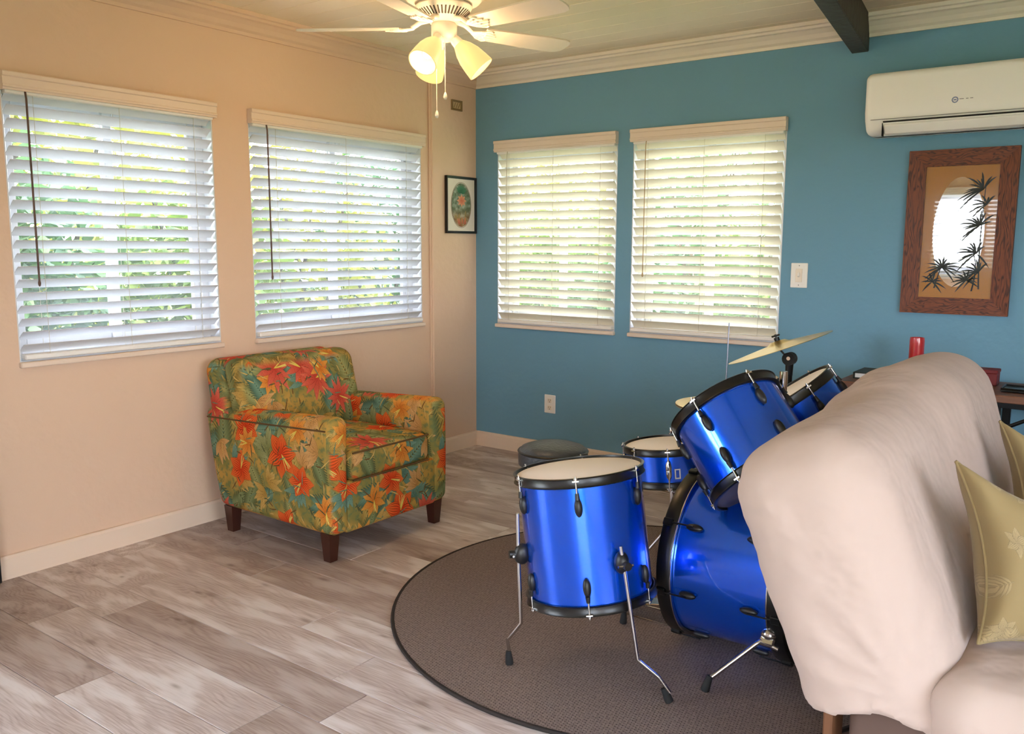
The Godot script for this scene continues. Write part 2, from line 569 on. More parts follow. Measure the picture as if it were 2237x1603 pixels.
# ---------------------------------------------------------------- camera, sky, sun
func camera_and_sky():
	var cam := Camera3D.new()
	cam.name = "camera"
	var yaw := 0.636792
	var pit := 0.138762
	var rol := 0.003718
	var d := Vector3(-sin(yaw) * cos(pit), -sin(pit), -cos(yaw) * cos(pit))
	var r0 := Vector3(cos(yaw), 0, -sin(yaw))
	var u0 := r0.cross(d)
	var r := r0 * cos(rol) + u0 * sin(rol)
	var u := u0 * cos(rol) - r0 * sin(rol)
	cam.transform = Transform3D(Basis(r, u, -d), Vector3(3.78533, 1.39493, 4.6978))
	cam.fov = 45.7722
	cam.near = 0.05
	cam.far = 200.0
	cam.current = true
	add_child(cam)
	var env := Environment.new()
	env.background_mode = Environment.BG_SKY
	var sm := ProceduralSkyMaterial.new()
	sm.sky_top_color = Color(0.84, 0.91, 1.0)
	sm.sky_horizon_color = Color(0.97, 0.985, 1.0)
	sm.ground_bottom_color = Color(0.4, 0.42, 0.36)
	sm.ground_horizon_color = Color(0.72, 0.74, 0.7)
	sm.energy_multiplier = 1.0
	sm.sun_angle_max = 1.0
	var sky := Sky.new()
	sky.sky_material = sm
	env.sky = sky
	env.background_energy_multiplier = 17.0
	env.ambient_light_source = Environment.AMBIENT_SOURCE_SKY
	env.tonemap_mode = Environment.TONE_MAPPER_LINEAR
	env.tonemap_exposure = 1.43
	env.sdfgi_enabled = true
	env.ssao_enabled = true
	env.ssil_enabled = true
	var we := WorldEnvironment.new()
	we.name = "environment"
	we.environment = env
	add_child(we)
	var sun := DirectionalLight3D.new()
	sun.name = "sun"
	sun.light_color = Color(1.0, 0.95, 0.86)
	sun.light_energy = 3.0
	sun.light_angular_distance = 2.0
	sun.shadow_enabled = true
	sun.sky_mode = DirectionalLight3D.SKY_MODE_LIGHT_ONLY
	add_child(sun)
	sun.look_at_from_position(Vector3(3.2, 12, 3.6), Vector3.ZERO)

# ---------------------------------------------------------------- walls, floor, ceiling
# a wall in local axes (X along it, Y up, face at z = 0, room towards +Z) with rectangular openings [x0, x1, y0, y1]
func wall_shape(t: Transform3D, x0: float, x1: float, y0: float, y1: float, holes: Array, thick := 0.16) -> MB:
	var b := MB.new(t)
	var xs := [x0, x1]
	var ys := [y0, y1]
	for h in holes:
		xs += [h[0], h[1]]
		ys += [h[2], h[3]]
	xs.sort()
	ys.sort()
	for i in xs.size() - 1:
		if xs[i + 1] - xs[i] < 1e-5: continue
		var from: float = y0
		var runs := []
		for j in ys.size() - 1:
			if ys[j + 1] - ys[j] < 1e-5: continue
			var mx: float = (xs[i] + xs[i + 1]) * 0.5
			var my: float = (ys[j] + ys[j + 1]) * 0.5
			var open := false
			for h in holes:
				if mx > h[0] and mx < h[1] and my > h[2] and my < h[3]: open = true
			if open:
				if ys[j] > from: runs.append([from, ys[j]])
				from = ys[j + 1]
		if y1 > from: runs.append([from, y1])
		for r in runs: b.box(Vector3((xs[i] + xs[i + 1]) * 0.5, (r[0] + r[1]) * 0.5, -thick * 0.5), Vector3(xs[i + 1] - xs[i], r[1] - r[0], thick))
	return b

var LEFT := Transform3D(Basis(Vector3(0, 0, -1), Vector3.UP, Vector3(1, 0, 0)), Vector3.ZERO)         # local x = -z
var BACK := Transform3D(Basis(), Vector3.ZERO)                                                         # local x = x
var REAR := Transform3D(Basis(Vector3(-1, 0, 0), Vector3.UP, Vector3(0, 0, -1)), Vector3(0, 0, ROOM_Z)) # local x = -x
var RIGHT := Transform3D(Basis(Vector3(0, 0, 1), Vector3.UP, Vector3(-1, 0, 0)), Vector3(ROOM_X, 0, 0)) # local x = z

const W1 := [-3.03, -2.055, 0.905, 2.04]
const W2 := [-1.845, -0.55, 0.905, 2.04]
const W3 := [0.185, 1.1, 0.87, 2.04]
const W4 := [1.205, 2.13, 0.87, 2.04]
const W5 := [-2.75, -1.5, 1.05, 2.04]
const D1 := [-5.9, -3.9, 0.0, 2.12]
const D2 := [-6.3, -4.5, 0.0, 2.12]  # unseen door, added to bring daylight onto the near floor
const W6 := [2.9, 5.5, 0.85, 2.12]  # unseen window, added to throw daylight on the cream wall opposite

func profile_run(t: Transform3D, prof: Array, x0: float, x1: float) -> MB:
	# prof: (distance from wall, height) outline; runs along local X
	var b := MB.new(t * Transform3D(Basis(Vector3(0, 0, 1), Vector3(0, 1, 0), Vector3(-1, 0, 0)), Vector3.ZERO))
	var poly := PackedVector2Array(prof)
	b.prism(poly, -x1, -x0)
	return b

func room():
	structure("wall_left", wall_shape(LEFT, -ROOM_Z - 0.16, 0.16, -0.1, CEIL + 0.1, [W1, W2, D2]), M.cream, "cream painted wall with two blind-covered windows")
	structure("wall_back", wall_shape(BACK, 0.0, ROOM_X + 0.16, -0.1, CEIL + 0.1, [W3, W4]), M.blue_wall, "slate blue painted wall with two blind-covered windows")
	structure("wall_front", wall_shape(REAR, -ROOM_X - 0.16, 0.0, -0.1, CEIL + 0.1, [W5, D1]), M.cream, "cream wall behind the viewer with a window and a glass door")
	structure("wall_right", wall_shape(RIGHT, 0.0, ROOM_Z, -0.1, CEIL + 0.1, [W6]), M.cream, "cream wall at the far right of the room")
	# floor: dark underlay and loose-laid planks along x
	var fb := MB.new()
	fb.box(Vector3(ROOM_X / 2, -0.06, ROOM_Z / 2), Vector3(ROOM_X, 0.09, ROOM_Z))
	var floor_ := structure("floor", fb, M.subfloor, "greyish washed-oak plank floor")
	rng.seed = 4
	var w := 0.197
	var L := 1.22
	var z := 2.715 - 14 * w
	var row := 0
	var full := {}
	while z < ROOM_Z:
		var z0 := maxf(z, 0.0)
		var z1 := minf(z + w, ROOM_Z)
		var shift := fposmod([0.0, 0.61, 0.25, 0.9, 0.4, 0.75, 0.12][row % 7] + rng.randf() * 0.1, L)
		if row == 14 or row == 16: shift = 1.742 - L
		if row == 17: shift = 1.13
		var x := shift - L
		while x < ROOM_X:
			var a := maxf(x, 0.0)
			var e := minf(x + L, ROOM_X)
			if e - a > 0.01 and z1 - z0 > 0.01:
				var key := "%.3f_%.3f" % [e - a, z1 - z0]
				if not full.has(key):
					var b := MB.new()
					b.box(Vector3.ZERO, Vector3(e - a - 0.0016, 0.014, z1 - z0 - 0.0016), 0.0014)
					full[key] = b.done()
				inst(floor_, "plank", full[key], M.planks[rng.randi() % M.planks.size()], Transform3D(Basis(Vector3.UP, PI if rng.randf() < 0.5 else 0.0), Vector3((a + e) / 2, -0.007, (z0 + z1) / 2)))
			x += L
		z += w
		row += 1
	# ceiling of tongue-and-groove boards along x
	var cb := MB.new()
	cb.box(Vector3(ROOM_X / 2, CEIL + 0.075, ROOM_Z / 2), Vector3(ROOM_X + 0.3, 0.11, ROOM_Z + 0.3))
	var ceil_ := structure("ceiling", cb, M.ceil_back, "cream painted board ceiling")
	var bm := MB.new()
	bm.box(Vector3.ZERO, Vector3(ROOM_X, 0.022, 0.1465), 0.0025)
	var board := bm.done()
	var bz := 0.03
	while bz < ROOM_Z - 0.02:
		inst(ceil_, "board", board, M.ceiling if rng.randf() < 0.6 else M.ceiling2, Transform3D(Basis(), Vector3(ROOM_X / 2, CEIL + 0.0105, bz + 0.045)))
		bz += 0.15
	# unseen roof; eaves sized to keep sun and sky light off the openings
	var rb := MB.new()
	rb.box(Vector3(ROOM_X / 2, CEIL + 0.24, ROOM_Z / 2), Vector3(ROOM_X + 2.0, 0.16, ROOM_Z + 2.4))
	structure("roof", rb, M.beige2, "unseen flat roof with eaves widened to shade the openings")
	# crown moulding
	var crown := [Vector2(0, 2.43), Vector2(0.012, 2.43), Vector2(0.016, 2.445), Vector2(0.03, 2.455), Vector2(0.042, 2.474), Vector2(0.062, 2.492), Vector2(0.074, 2.497), Vector2(0.078, 2.508), Vector2(0.09, 2.512), Vector2(0.092, CEIL), Vector2(0, CEIL)]
	structure("trim_1", profile_run(LEFT, crown, -ROOM_Z, 0.0), M.cream, "cream crown moulding along the cream wall")
	structure("trim_2", profile_run(BACK, crown, 0.0, 2.455), M.trim, "white crown moulding on the blue wall left of the ceiling beam")
	structure("trim_3", profile_run(BACK, crown, 2.52, ROOM_X), M.trim, "white crown moulding on the blue wall right of the ceiling beam")
	# baseboards
	var base := [Vector2(0, 0), Vector2(0.016, 0), Vector2(0.016, 0.088), Vector2(0.011, 0.1), Vector2(0, 0.102)]
	structure("baseboard_left", profile_run(LEFT, base, -4.5, 0.0), M.trim_warm, "white baseboard along the cream wall")
	structure("baseboard_back", profile_run(BACK, base, 0.016, ROOM_X), M.trim_warm, "white baseboard along the blue wall")
	# flat pilaster strip near the corner, with its own foot block
	var pb := MB.new()
	pb.box(Vector3(0.011, 1.27, 0.425), Vector3(0.022, 2.32, 0.088), 0.006)
	pb.box(Vector3(0.006, 1.27, 0.425), Vector3(0.012, 2.32, 0.112), 0.004)
	var pil := structure("trim_4", pb, M.cream, "flat vertical trim strip on the cream wall beside the corner")
	var fbk := MB.new()
	fbk.box(Vector3(0.016, 0.055, 0.415), Vector3(0.032, 0.11, 0.12), 0.005)
	part(pil, "foot_block", fbk, M.trim_warm)
	# dark ceiling beam running into the blue wall
	var dirn := Vector3(-0.137, 0, -0.9906)
	var bb := MB.new(Transform3D(Basis(Vector3(0.9906, 0, -0.137), Vector3.UP, -dirn), Vector3(2.482, 0, 0)))
	bb.box(Vector3(0, 2.448, 3.2), Vector3(0.083, 0.17, 6.42), 0.004)
	var beam := inst(self, "ceiling_beam", bb.done(), M.beam)
	meta(beam, "dark brown ceiling beam meeting the blue wall above the air conditioner", "beam")

# ---------------------------------------------------------------- windows and blinds
func window(n: int, t: Transform3D, o: Array, label: String):
	var b := MB.new(t)
	var d := -0.115
	var fw := 0.045
	var cx: float = (o[0] + o[1]) / 2
	var cy: float = (o[2] + o[3]) / 2
	var w: float = o[1] - o[0]
	var h: float = o[3] - o[2]
	b.box(Vector3(o[0] + fw / 2, cy, d), Vector3(fw, h, 0.07), 0.004)
	b.box(Vector3(o[1] - fw / 2, cy, d), Vector3(fw, h, 0.07), 0.004)
	b.box(Vector3(cx, o[2] + fw / 2, d), Vector3(w - fw * 2, fw, 0.07), 0.004)
	b.box(Vector3(cx, o[3] - fw / 2, d), Vector3(w - fw * 2, fw, 0.07), 0.004)
	# white lining of the reveal
	for x in [o[0] + 0.003, o[1] - 0.003]: b.box(Vector3(x, cy, -0.041), Vector3(0.006, h, 0.078))
	for y in [o[2] + 0.003, o[3] - 0.003]: b.box(Vector3(cx, y, -0.041), Vector3(w - 0.012, 0.006, 0.078))
	var win := structure("window_%d" % n, b, M.vinyl, label)
	for s in [-1.0, 1.0]:
		var sb := MB.new(t)
		var x0: float = cx - 0.02 if s > 0 else o[0] + fw
		var x1: float = o[1] - fw if s > 0 else cx + 0.02
		var sd: float = d + 0.012 * s
		for e in [[x0 + 0.02, cy, 0.04, h - fw * 2], [x1 - 0.02, cy, 0.04, h - fw * 2]]: sb.box(Vector3(e[0], e[1], sd), Vector3(e[2], e[3], 0.022), 0.003)
		for yy in [o[2] + fw + 0.02, o[3] - fw - 0.02]: sb.box(Vector3((x0 + x1) / 2, yy, sd), Vector3(x1 - x0 - 0.08, 0.04, 0.022), 0.003)
		var sash := part(win, "sash", sb, M.vinyl)
		var pb := MB.new(t)
		pb.box(Vector3((x0 + x1) / 2, cy, sd), Vector3(x1 - x0 - 0.07, h - fw * 2 - 0.07, 0.004))
		part(sash, "pane", pb, M.glass)

func slat_mesh(w: float, len_: float) -> ArrayMesh:
	var b := MB.new()
	var n := 4
	var top := []
	var bot := []
	for i in n + 1:
		var s := -1.0 + 2.0 * i / n
		var y := 0.0028 * (1.0 - s * s)
		top.append(Vector2(s * w / 2, y + 0.0014))
		bot.append(Vector2(s * w / 2, y - 0.0014))
	b.smooth(3)
	for i in n:
		b.quad(Vector3(-len_ / 2, top[i].y, top[i].x), Vector3(-len_ / 2, top[i + 1].y, top[i + 1].x), Vector3(len_ / 2, top[i + 1].y, top[i + 1].x), Vector3(len_ / 2, top[i].y, top[i].x))
	b.smooth(4)
	for i in n:
		b.quad(Vector3(-len_ / 2, bot[i].y, bot[i].x), Vector3(len_ / 2, bot[i].y, bot[i].x), Vector3(len_ / 2, bot[i + 1].y, bot[i + 1].x), Vector3(-len_ / 2, bot[i + 1].y, bot[i + 1].x))
	b.flat()
	for i in [0, n]:
		var q := [Vector3(-len_ / 2, bot[i].y, bot[i].x), Vector3(-len_ / 2, top[i].y, top[i].x), Vector3(len_ / 2, top[i].y, top[i].x), Vector3(len_ / 2, bot[i].y, bot[i].x)]
		if i == 0: b.quad(q[3], q[2], q[1], q[0])
		else: b.quad(q[0], q[1], q[2], q[3])
	for sx in [-1.0, 1.0]:
		for i in n: b.quad(Vector3(sx * len_ / 2, bot[i].y, bot[i].x), Vector3(sx * len_ / 2, top[i].y, top[i].x), Vector3(sx * len_ / 2, top[i + 1].y, top[i + 1].x), Vector3(sx * len_ / 2, bot[i + 1].y, bot[i + 1].x))
	return b.done()

# o: opening; tilt in degrees, inner edge up; ladders and wand as fractions of the width
func blind(label: String, t: Transform3D, o: Array, tilt: float, wand_at: float, wand_mat: Material, wand_len: float, sill: bool, top_y := 2.077):
	var w: float = o[1] - o[0]
	var cx: float = (o[0] + o[1]) / 2
	var root := thing("window_blind", label, "blind", t * Vector3(cx, o[2], 0), "white slatted window blinds", t.basis)
	var vb := MB.new()
	var h: float = o[3] - o[2]
	var vy: float = top_y - o[2]
	# valance: moulded board with returns
	var prof := PackedVector2Array([Vector2(0.028, vy - 0.072), Vector2(0.036, vy - 0.072), Vector2(0.037, vy - 0.064), Vector2(0.041, vy - 0.061), Vector2(0.041, vy - 0.054), Vector2(0.037, vy - 0.05), Vector2(0.037, vy - 0.022), Vector2(0.042, vy - 0.018), Vector2(0.043, vy - 0.004), Vector2(0.04, vy), Vector2(0.028, vy)])
	var vx := MB.new(Transform3D(Basis(Vector3(0, 0, 1), Vector3(0, 1, 0), Vector3(-1, 0, 0)), Vector3.ZERO))
	vx.prism(prof, -w / 2 - 0.004, w / 2 + 0.004)
	var val := inst(root, "valance", vx.done(), M.valance_warm_lit if t == LEFT else M.valance)
	for s in [-1.0, 1.0]:
		vb = MB.new()
		vb.box(Vector3(s * (w / 2), vy - 0.036, 0.0145), Vector3(0.008, 0.072, 0.027), 0.001)
		inst(root, "valance_return", vb.done(), M.valance_warm_lit if t == LEFT else M.valance)
	var hb := MB.new()
	hb.box(Vector3(0, h - 0.025, 0.0), Vector3(w - 0.02, 0.045, 0.05), 0.004)
	inst(root, "head_rail", hb.done(), M.white)
	var sm := slat_mesh(0.058, w - 0.03)
	var n := 20
	var y0 := 0.055
	var y1: float = vy - 0.09
	var turn := Basis(Vector3.RIGHT, deg_to_rad(-tilt))
	rng.seed = hash(label)
	for i in n:
		var y: float = y0 + (y1 - y0) * i / (n - 1)
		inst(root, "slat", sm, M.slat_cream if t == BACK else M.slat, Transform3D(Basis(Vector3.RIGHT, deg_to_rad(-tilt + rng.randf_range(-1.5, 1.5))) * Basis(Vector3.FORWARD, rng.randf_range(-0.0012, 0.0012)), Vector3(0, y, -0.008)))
	var rb := MB.new()
	rb.box(Vector3(0, 0.02, -0.004), Vector3(w - 0.03, 0.022, 0.05), 0.004)
	inst(root, "bottom_rail", rb.done(), M.white)
	for fx in [-0.38, 0.0, 0.38]:
		for zz in [0.02, -0.036]:
			var cb := MB.new()
			cb.tube([Vector3(fx * w, 0.03, zz), Vector3(fx * w, vy - 0.05, zz)], 0.0011, 5, false)
			inst(root, "ladder_cord", cb.done(), M.cord)
	var wb := MB.new()
	var wx := wand_at - cx
	wb.tube([Vector3(wx, vy - 0.06, 0.026), Vector3(wx, vy - 0.1, 0.034), Vector3(wx, wand_len - o[2], 0.036)], 0.0042 if wand_mat == M.wand else 0.0028, 6)
	wb.ball(Vector3(wx, wand_len - o[2], 0.036), Vector3(0.006, 0.014, 0.006))
	inst(root, "tilt_wand", wb.done(), wand_mat)
	if sill:
		var sb := MB.new(t)
		sb.box(Vector3(cx, o[2] - 0.012, 0.0), Vector3(w + 0.01, 0.024, 0.05), 0.004)
		inst(self, "window_sill", sb.done(), M.valance_warm_lit if t == LEFT else M.valance).set_meta("kind", "structure")

func windows():
	window(1, LEFT, W1, "white sliding window at the left of the cream wall")
	window(2, LEFT, W2, "white sliding window behind the armchair")
	window(3, BACK, W3, "narrow white sliding window in the blue wall near the corner")
	window(4, BACK, W4, "white sliding window in the blue wall above the drums")
	window(5, REAR, W5, "white sliding window behind the viewer")
	window(6, RIGHT, W6, "unseen wide white sliding window added on the wall right of the viewer")
	blind("white slatted blind with brown wand on the leftmost window", LEFT, W1, 37, -2.945, M.wand, 1.232, true)
	blind("white slatted blind with brown wand above the floral armchair", LEFT, W2, 39, -1.752, M.wand, 1.226, true)
	blind("white slatted blind on the blue wall beside the room corner", BACK, W3, 47, 0.288, M.cord, 1.2, true)
	blind("white slatted blind on the blue wall beside the light switch", BACK, W4, 48, 1.305, M.wand_light, 1.225, true)
	blind("white slatted blind on the window behind the viewer", REAR, W5, 30, -1.6, M.cord, 1.3, true)
	glass_door(1, REAR, D1, "white framed sliding glass door behind the viewer")
	glass_door(2, LEFT, D2, "unseen white framed sliding glass door added in the cream wall left of the viewer")

func glass_door(n: int, t: Transform3D, o: Array, label: String):
	var b := MB.new(t)
	var w: float = o[1] - o[0]
	var cx: float = (o[0] + o[1]) / 2
	for x in [o[0] + 0.03, o[1] - 0.03]: b.box(Vector3(x, 1.06, -0.1), Vector3(0.06, 2.12, 0.1), 0.004)
	b.box(Vector3(cx, 2.09, -0.1), Vector3(w - 0.12, 0.06, 0.1), 0.004)
	b.box(Vector3(cx, 0.015, -0.1), Vector3(w - 0.12, 0.03, 0.1), 0.004)
	var door := structure("door_%d" % n, b, M.vinyl, label)
	var pw := (w - 0.12) / 2 + 0.04
	for k in 2:
		var x0: float = o[0] + 0.06 + k * (pw - 0.08)
		var x1 := x0 + pw
		var z := -0.115 + 0.03 * k
		var pb := MB.new(t)
		for x in [x0 + 0.03, x1 - 0.03]: pb.box(Vector3(x, 1.045, z), Vector3(0.06, 2.03, 0.028), 0.003)
		for y in [0.07, 2.02]: pb.box(Vector3((x0 + x1) / 2, y, z), Vector3(pw - 0.12, 0.08, 0.028), 0.003)
		var panel := part(door, "panel", pb, M.vinyl)
		var gb := MB.new(t)
		gb.box(Vector3((x0 + x1) / 2, 1.045, z), Vector3(pw - 0.11, 1.9, 0.005))
		part(panel, "pane", gb, M.glass)

# ---------------------------------------------------------------- garden outside the windows
func leaf_mesh() -> ArrayMesh:
	var b := MB.new()
	b.smooth(0)
	var pts := [Vector3(0, 0, 0), Vector3(-0.28, 0.03, 0.4), Vector3(0, -0.02, 0.45), Vector3(0.28, 0.03, 0.4), Vector3(0, 0.0, 1.0)]
	b.tri(pts[0], pts[2], pts[1])
	b.tri(pts[0], pts[3], pts[2])
	b.tri(pts[1], pts[2], pts[4])
	b.tri(pts[2], pts[3], pts[4])
	return b.done()

func shrub(called: String, label: String, at: Vector3, size: Vector3, count: int, leaf: float, m: Material, lm: ArrayMesh, group: String):
	var root := thing(called, label, "shrub", at, group)
	var tb := MB.new()
	for k in 4:
		var a := rng.randf() * TAU
		tb.tube([Vector3(cos(a) * 0.06, 0, sin(a) * 0.06), Vector3(cos(a) * size.x * 0.25, size.y * 0.5, sin(a) * size.z * 0.25), Vector3(cos(a + 0.4) * size.x * 0.5, size.y * 0.85, sin(a + 0.4) * size.z * 0.5)], [0.035, 0.022, 0.008], 6)
	inst(root, "stem", tb.done(), M.bark)
	var mm := MultiMesh.new()
	mm.transform_format = MultiMesh.TRANSFORM_3D
	mm.mesh = lm
	mm.instance_count = count
	for i in count:
		var p := Vector3(rng.randfn(), rng.randfn(), rng.randfn()).normalized() * pow(rng.randf(), 0.4)
		var q := Vector3(p.x * size.x, size.y * 0.52 + p.y * size.y * 0.5, p.z * size.z)
		var bs := Basis.from_euler(Vector3(rng.randf_range(-0.4, 1.3), rng.randf() * TAU, rng.randf_range(-0.6, 0.6))).scaled(Vector3.ONE * leaf * rng.randf_range(0.7, 1.3))
		mm.set_instance_transform(i, Transform3D(bs, q))
	var mi := MultiMeshInstance3D.new()
	mi.name = "foliage"
	mi.multimesh = mm
	mi.material_override = m
	mi.set_meta("kind", "stuff")
	root.add_child(mi, true)

func outside():
	rng.seed = 99
	var gb := MB.new()
	gb.box(Vector3(0, -0.2, 0), Vector3(60, 0.1, 60))
	structure("ground", gb, M.grass, "green lawn outside the windows")
	var pb := MB.new()
	pb.box(Vector3(3.1, -0.12, ROOM_Z + 2.4), Vector3(9, 0.1, 4.4))
	structure("patio", pb, M.patio, "pale concrete patio behind the viewer")
	var lm := leaf_mesh()
	var spots := [
		["dark green leafy shrub outside the leftmost window", Vector3(-2.1, -0.15, 3.3), Vector3(0.8, 2.1, 0.7), 0],
		["broad green shrub outside the leftmost window, beside its centre bar", Vector3(-2.4, -0.15, 2.0), Vector3(0.8, 2.3, 0.7), 2],
		["yellow-green shrub outside the window behind the armchair", Vector3(-2.2, -0.15, 0.7), Vector3(0.85, 2.2, 0.75), 1],
		["tall golden-green shrub outside the armchair window near the corner", Vector3(-2.6, -0.15, -0.7), Vector3(0.9, 2.5, 0.8), 3],
		["dense dark shrub at the end of the side hedge", Vector3(-3.2, -0.15, -2.2), Vector3(1.1, 2.6, 1.0), 0],
		["low green shrub outside the narrow window on the blue wall", Vector3(-0.5, -0.15, -3.0), Vector3(0.8, 1.5, 0.6), 2],
		["yellow-green shrub outside the blue wall windows", Vector3(-1.6, -0.15, -3.6), Vector3(0.9, 2.2, 0.8), 1],
		["green shrub in front of the brown fence outside", Vector3(0.7, -0.15, -3.6), Vector3(0.7, 1.9, 0.6), 1],
		["tall olive shrub left of the brown fence outside", Vector3(-0.4, -0.15, -4.3), Vector3(1.0, 3.0, 0.7), 2],
		["tall dark shrub before the brown fence outside", Vector3(1.6, -0.15, -4.4), Vector3(1.0, 3.0, 0.7), 0],
		["tall golden shrub at the far end of the white fence", Vector3(-2.6, -0.15, -4.4), Vector3(1.1, 3.1, 0.7), 3]]
	for s in spots: shrub("garden_shrub", s[0], s[1], s[2], 2600, 0.13, M.leaf[s[3]], lm, "garden shrubs outside the windows")
	shrub("tall_tree", "tall leafy tree standing behind the side hedge", Vector3(-5.2, -0.15, 0.6), Vector3(2.0, 4.6, 2.6), 6000, 0.2, M.leaf[3], lm, "trees beyond the hedge")
	shrub("tall_tree", "tall leafy tree standing left of the hedge", Vector3(-5.0, -0.15, 4.4), Vector3(1.8, 4.2, 2.0), 5000, 0.2, M.leaf[2], lm, "trees beyond the hedge")
	# white board fence beyond the blue wall
	var fr := thing("garden_fence", "white board fence beyond the lawn outside the blue wall", "fence", Vector3(-2, -0.15, -5.2))
	var bd := MB.new()
	bd.box(Vector3(0, 0.8, 0), Vector3(0.19, 1.6, 0.03), 0.004)
	var bmesh := bd.done()
	for k in 34: inst(fr, "board", bmesh, M.fence if k < 17 else M.fence_brown, Transform3D(Basis(), Vector3(-3.4 + k * 0.205, 0.0, 0)))
	for y in [0.3, 1.3]:
		var rl := MB.new()
		rl.box(Vector3(0, y, -0.04), Vector3(7.2, 0.09, 0.04), 0.004)
		inst(fr, "rail", rl.done(), M.fence)

# ---------------------------------------------------------------- ceiling fan
func fan():
	var c := Vector3(1.282, 0, 1.802)
	var root := thing("ceiling_fan", "white five-blade ceiling fan with three lit frosted glass shades", "ceiling fan", Vector3(1.282, CEIL, 1.802))
	var b := MB.new()
	b.lathe([Vector2(0.0, 2.392), Vector2(0.105, 2.392), Vector2(0.15, 2.402), Vector2(0.166, 2.42), Vector2(0.168, 2.47), Vector2(0.16, 2.495), Vector2(0.12, 2.515), Vector2(0.11, CEIL), Vector2(0, CEIL)], 48, c)
	part(root, "motor_housing", b, M.fan_white)
	b = MB.new()
	b.lathe([Vector2(0.0, 2.316), Vector2(0.06, 2.318), Vector2(0.07, 2.335), Vector2(0.112, 2.368), Vector2(0.12, 2.382), Vector2(0.108, 2.395), Vector2(0, 2.395)], 48, c)
	var ring := part(root, "vent_ring", b, M.fan_white)
	b = MB.new()
	for k in 40:
		var a := TAU * k / 40
		var dd := Vector3(cos(a), 0, sin(a))
		b.tube([c + dd * 0.078 + Vector3(0, 2.3415, 0), c + dd * 0.108 + Vector3(0, 2.3655, 0)], 0.0036, 5)
	part(ring, "vent_slots", b, M.vent)
	b = MB.new()
	b.lathe([Vector2(0, 2.246), Vector2(0.03, 2.246), Vector2(0.05, 2.258), Vector2(0.054, 2.27), Vector2(0.054, 2.31), Vector2(0.048, 2.318), Vector2(0, 2.318)], 40, c)
	part(root, "light_fitter", b, M.fan_white)
	# blades and their openwork irons
	var blade_out := PackedVector2Array()
	var outline := [[0.185, 0.05], [0.25, 0.056], [0.4, 0.064], [0.52, 0.068], [0.585, 0.066], [0.612, 0.055], [0.624, 0.036], [0.628, 0.012]]
	for o in outline: blade_out.append(Vector2(o[0], o[1]))
	for i in range(outline.size() - 1, -1, -1): blade_out.append(Vector2(outline[i][0], -outline[i][1]))
	for k in 5:
		var ang := deg_to_rad(147.5 + 72.0 * k)
		var x := Vector3(cos(ang), 0, sin(ang))
		var z := Vector3.UP
		var tiltb := Basis(x, deg_to_rad(-11.0))
		var bs := tiltb * Basis(x, z.cross(x), z)
		b = MB.new(Transform3D(bs, c + Vector3(0, 2.298, 0)))
		b.prism(blade_out, -0.0035, 0.0035)
		var bl := part(root, "blade", b, M.blade)
		b = MB.new(Transform3D(Basis(x, z.cross(x), z), c + Vector3(0, 2.304, 0)))
		b.tube([Vector3(0.055, 0, 0.03), Vector3(0.1, 0, 0.02), Vector3(0.14, 0, -0.006)], [0.013, 0.011, 0.009], 8)
		for s in [-1.0, -0.5, 0.0, 0.5, 1.0]:
			b.tube([Vector3(0.13, 0, -0.006), Vector3(0.165, s * 0.026, -0.011 - s * 0.005), Vector3(0.205, s * 0.046, -0.012 - s * 0.009), Vector3(0.25 - absf(s) * 0.03, s * 0.036, -0.012 - s * 0.007)], 0.0055, 6)
		b.tube([Vector3(0.165, -0.03, -0.007), Vector3(0.185, -0.036, -0.006), Vector3(0.197, 0, -0.012), Vector3(0.185, 0.036, -0.018), Vector3(0.165, 0.03, -0.016)], 0.005, 6)
		part(bl, "blade_iron", b, M.fan_white)
	# shades
	for k in 3:
		var ang := deg_to_rad(-36.0 + 120.0 * k)
		var o := Vector3(cos(ang), 0, sin(ang))
		var ax := (o * 0.68 + Vector3(0, -0.73, 0)).normalized()
		var p0 := c + o * 0.036 + Vector3(0, 2.262, 0)
		b = MB.new()
		b.tube([p0, p0 + ax * 0.02, p0 + ax * 0.05], [0.018, 0.023, 0.026], 16)
		var hold := part(root, "shade_holder", b, M.fan_white)
		b = MB.new(Transform3D(rot_to(-ax), p0 + ax * 0.04))
		# open bell, wall of some thickness; profile runs from the mouth up
		b.lathe([Vector2(0.058, -0.138), Vector2(0.062, -0.137), Vector2(0.0585, -0.1), Vector2(0.0525, -0.06), Vector2(0.042, -0.028), Vector2(0.03, -0.006), Vector2(0.026, 0.002), Vector2(0.02, 0.002), Vector2(0.026, -0.01), Vector2(0.038, -0.03), Vector2(0.049, -0.062), Vector2(0.0545, -0.1), Vector2(0.058, -0.138)], 36)
		var shade := part(root, "lamp_shade", b, M.shade)
		b = MB.new()
		b.ball(p0 + ax * 0.115, Vector3(0.022, 0.03, 0.022), rot_to(ax))
		part(shade, "bulb", b, M.bulb)
		var l := OmniLight3D.new()
		l.name = "fan_lamp"
		l.light_color = Color(1.0, 0.83, 0.62)
		l.light_energy = FAN_LIGHT
		l.light_size = 0.04
		l.omni_range = 12.0
		l.omni_attenuation = 2.0
		l.shadow_enabled = true
		root.add_child(l, true)
		l.position = p0 + ax * 0.12 - root.position
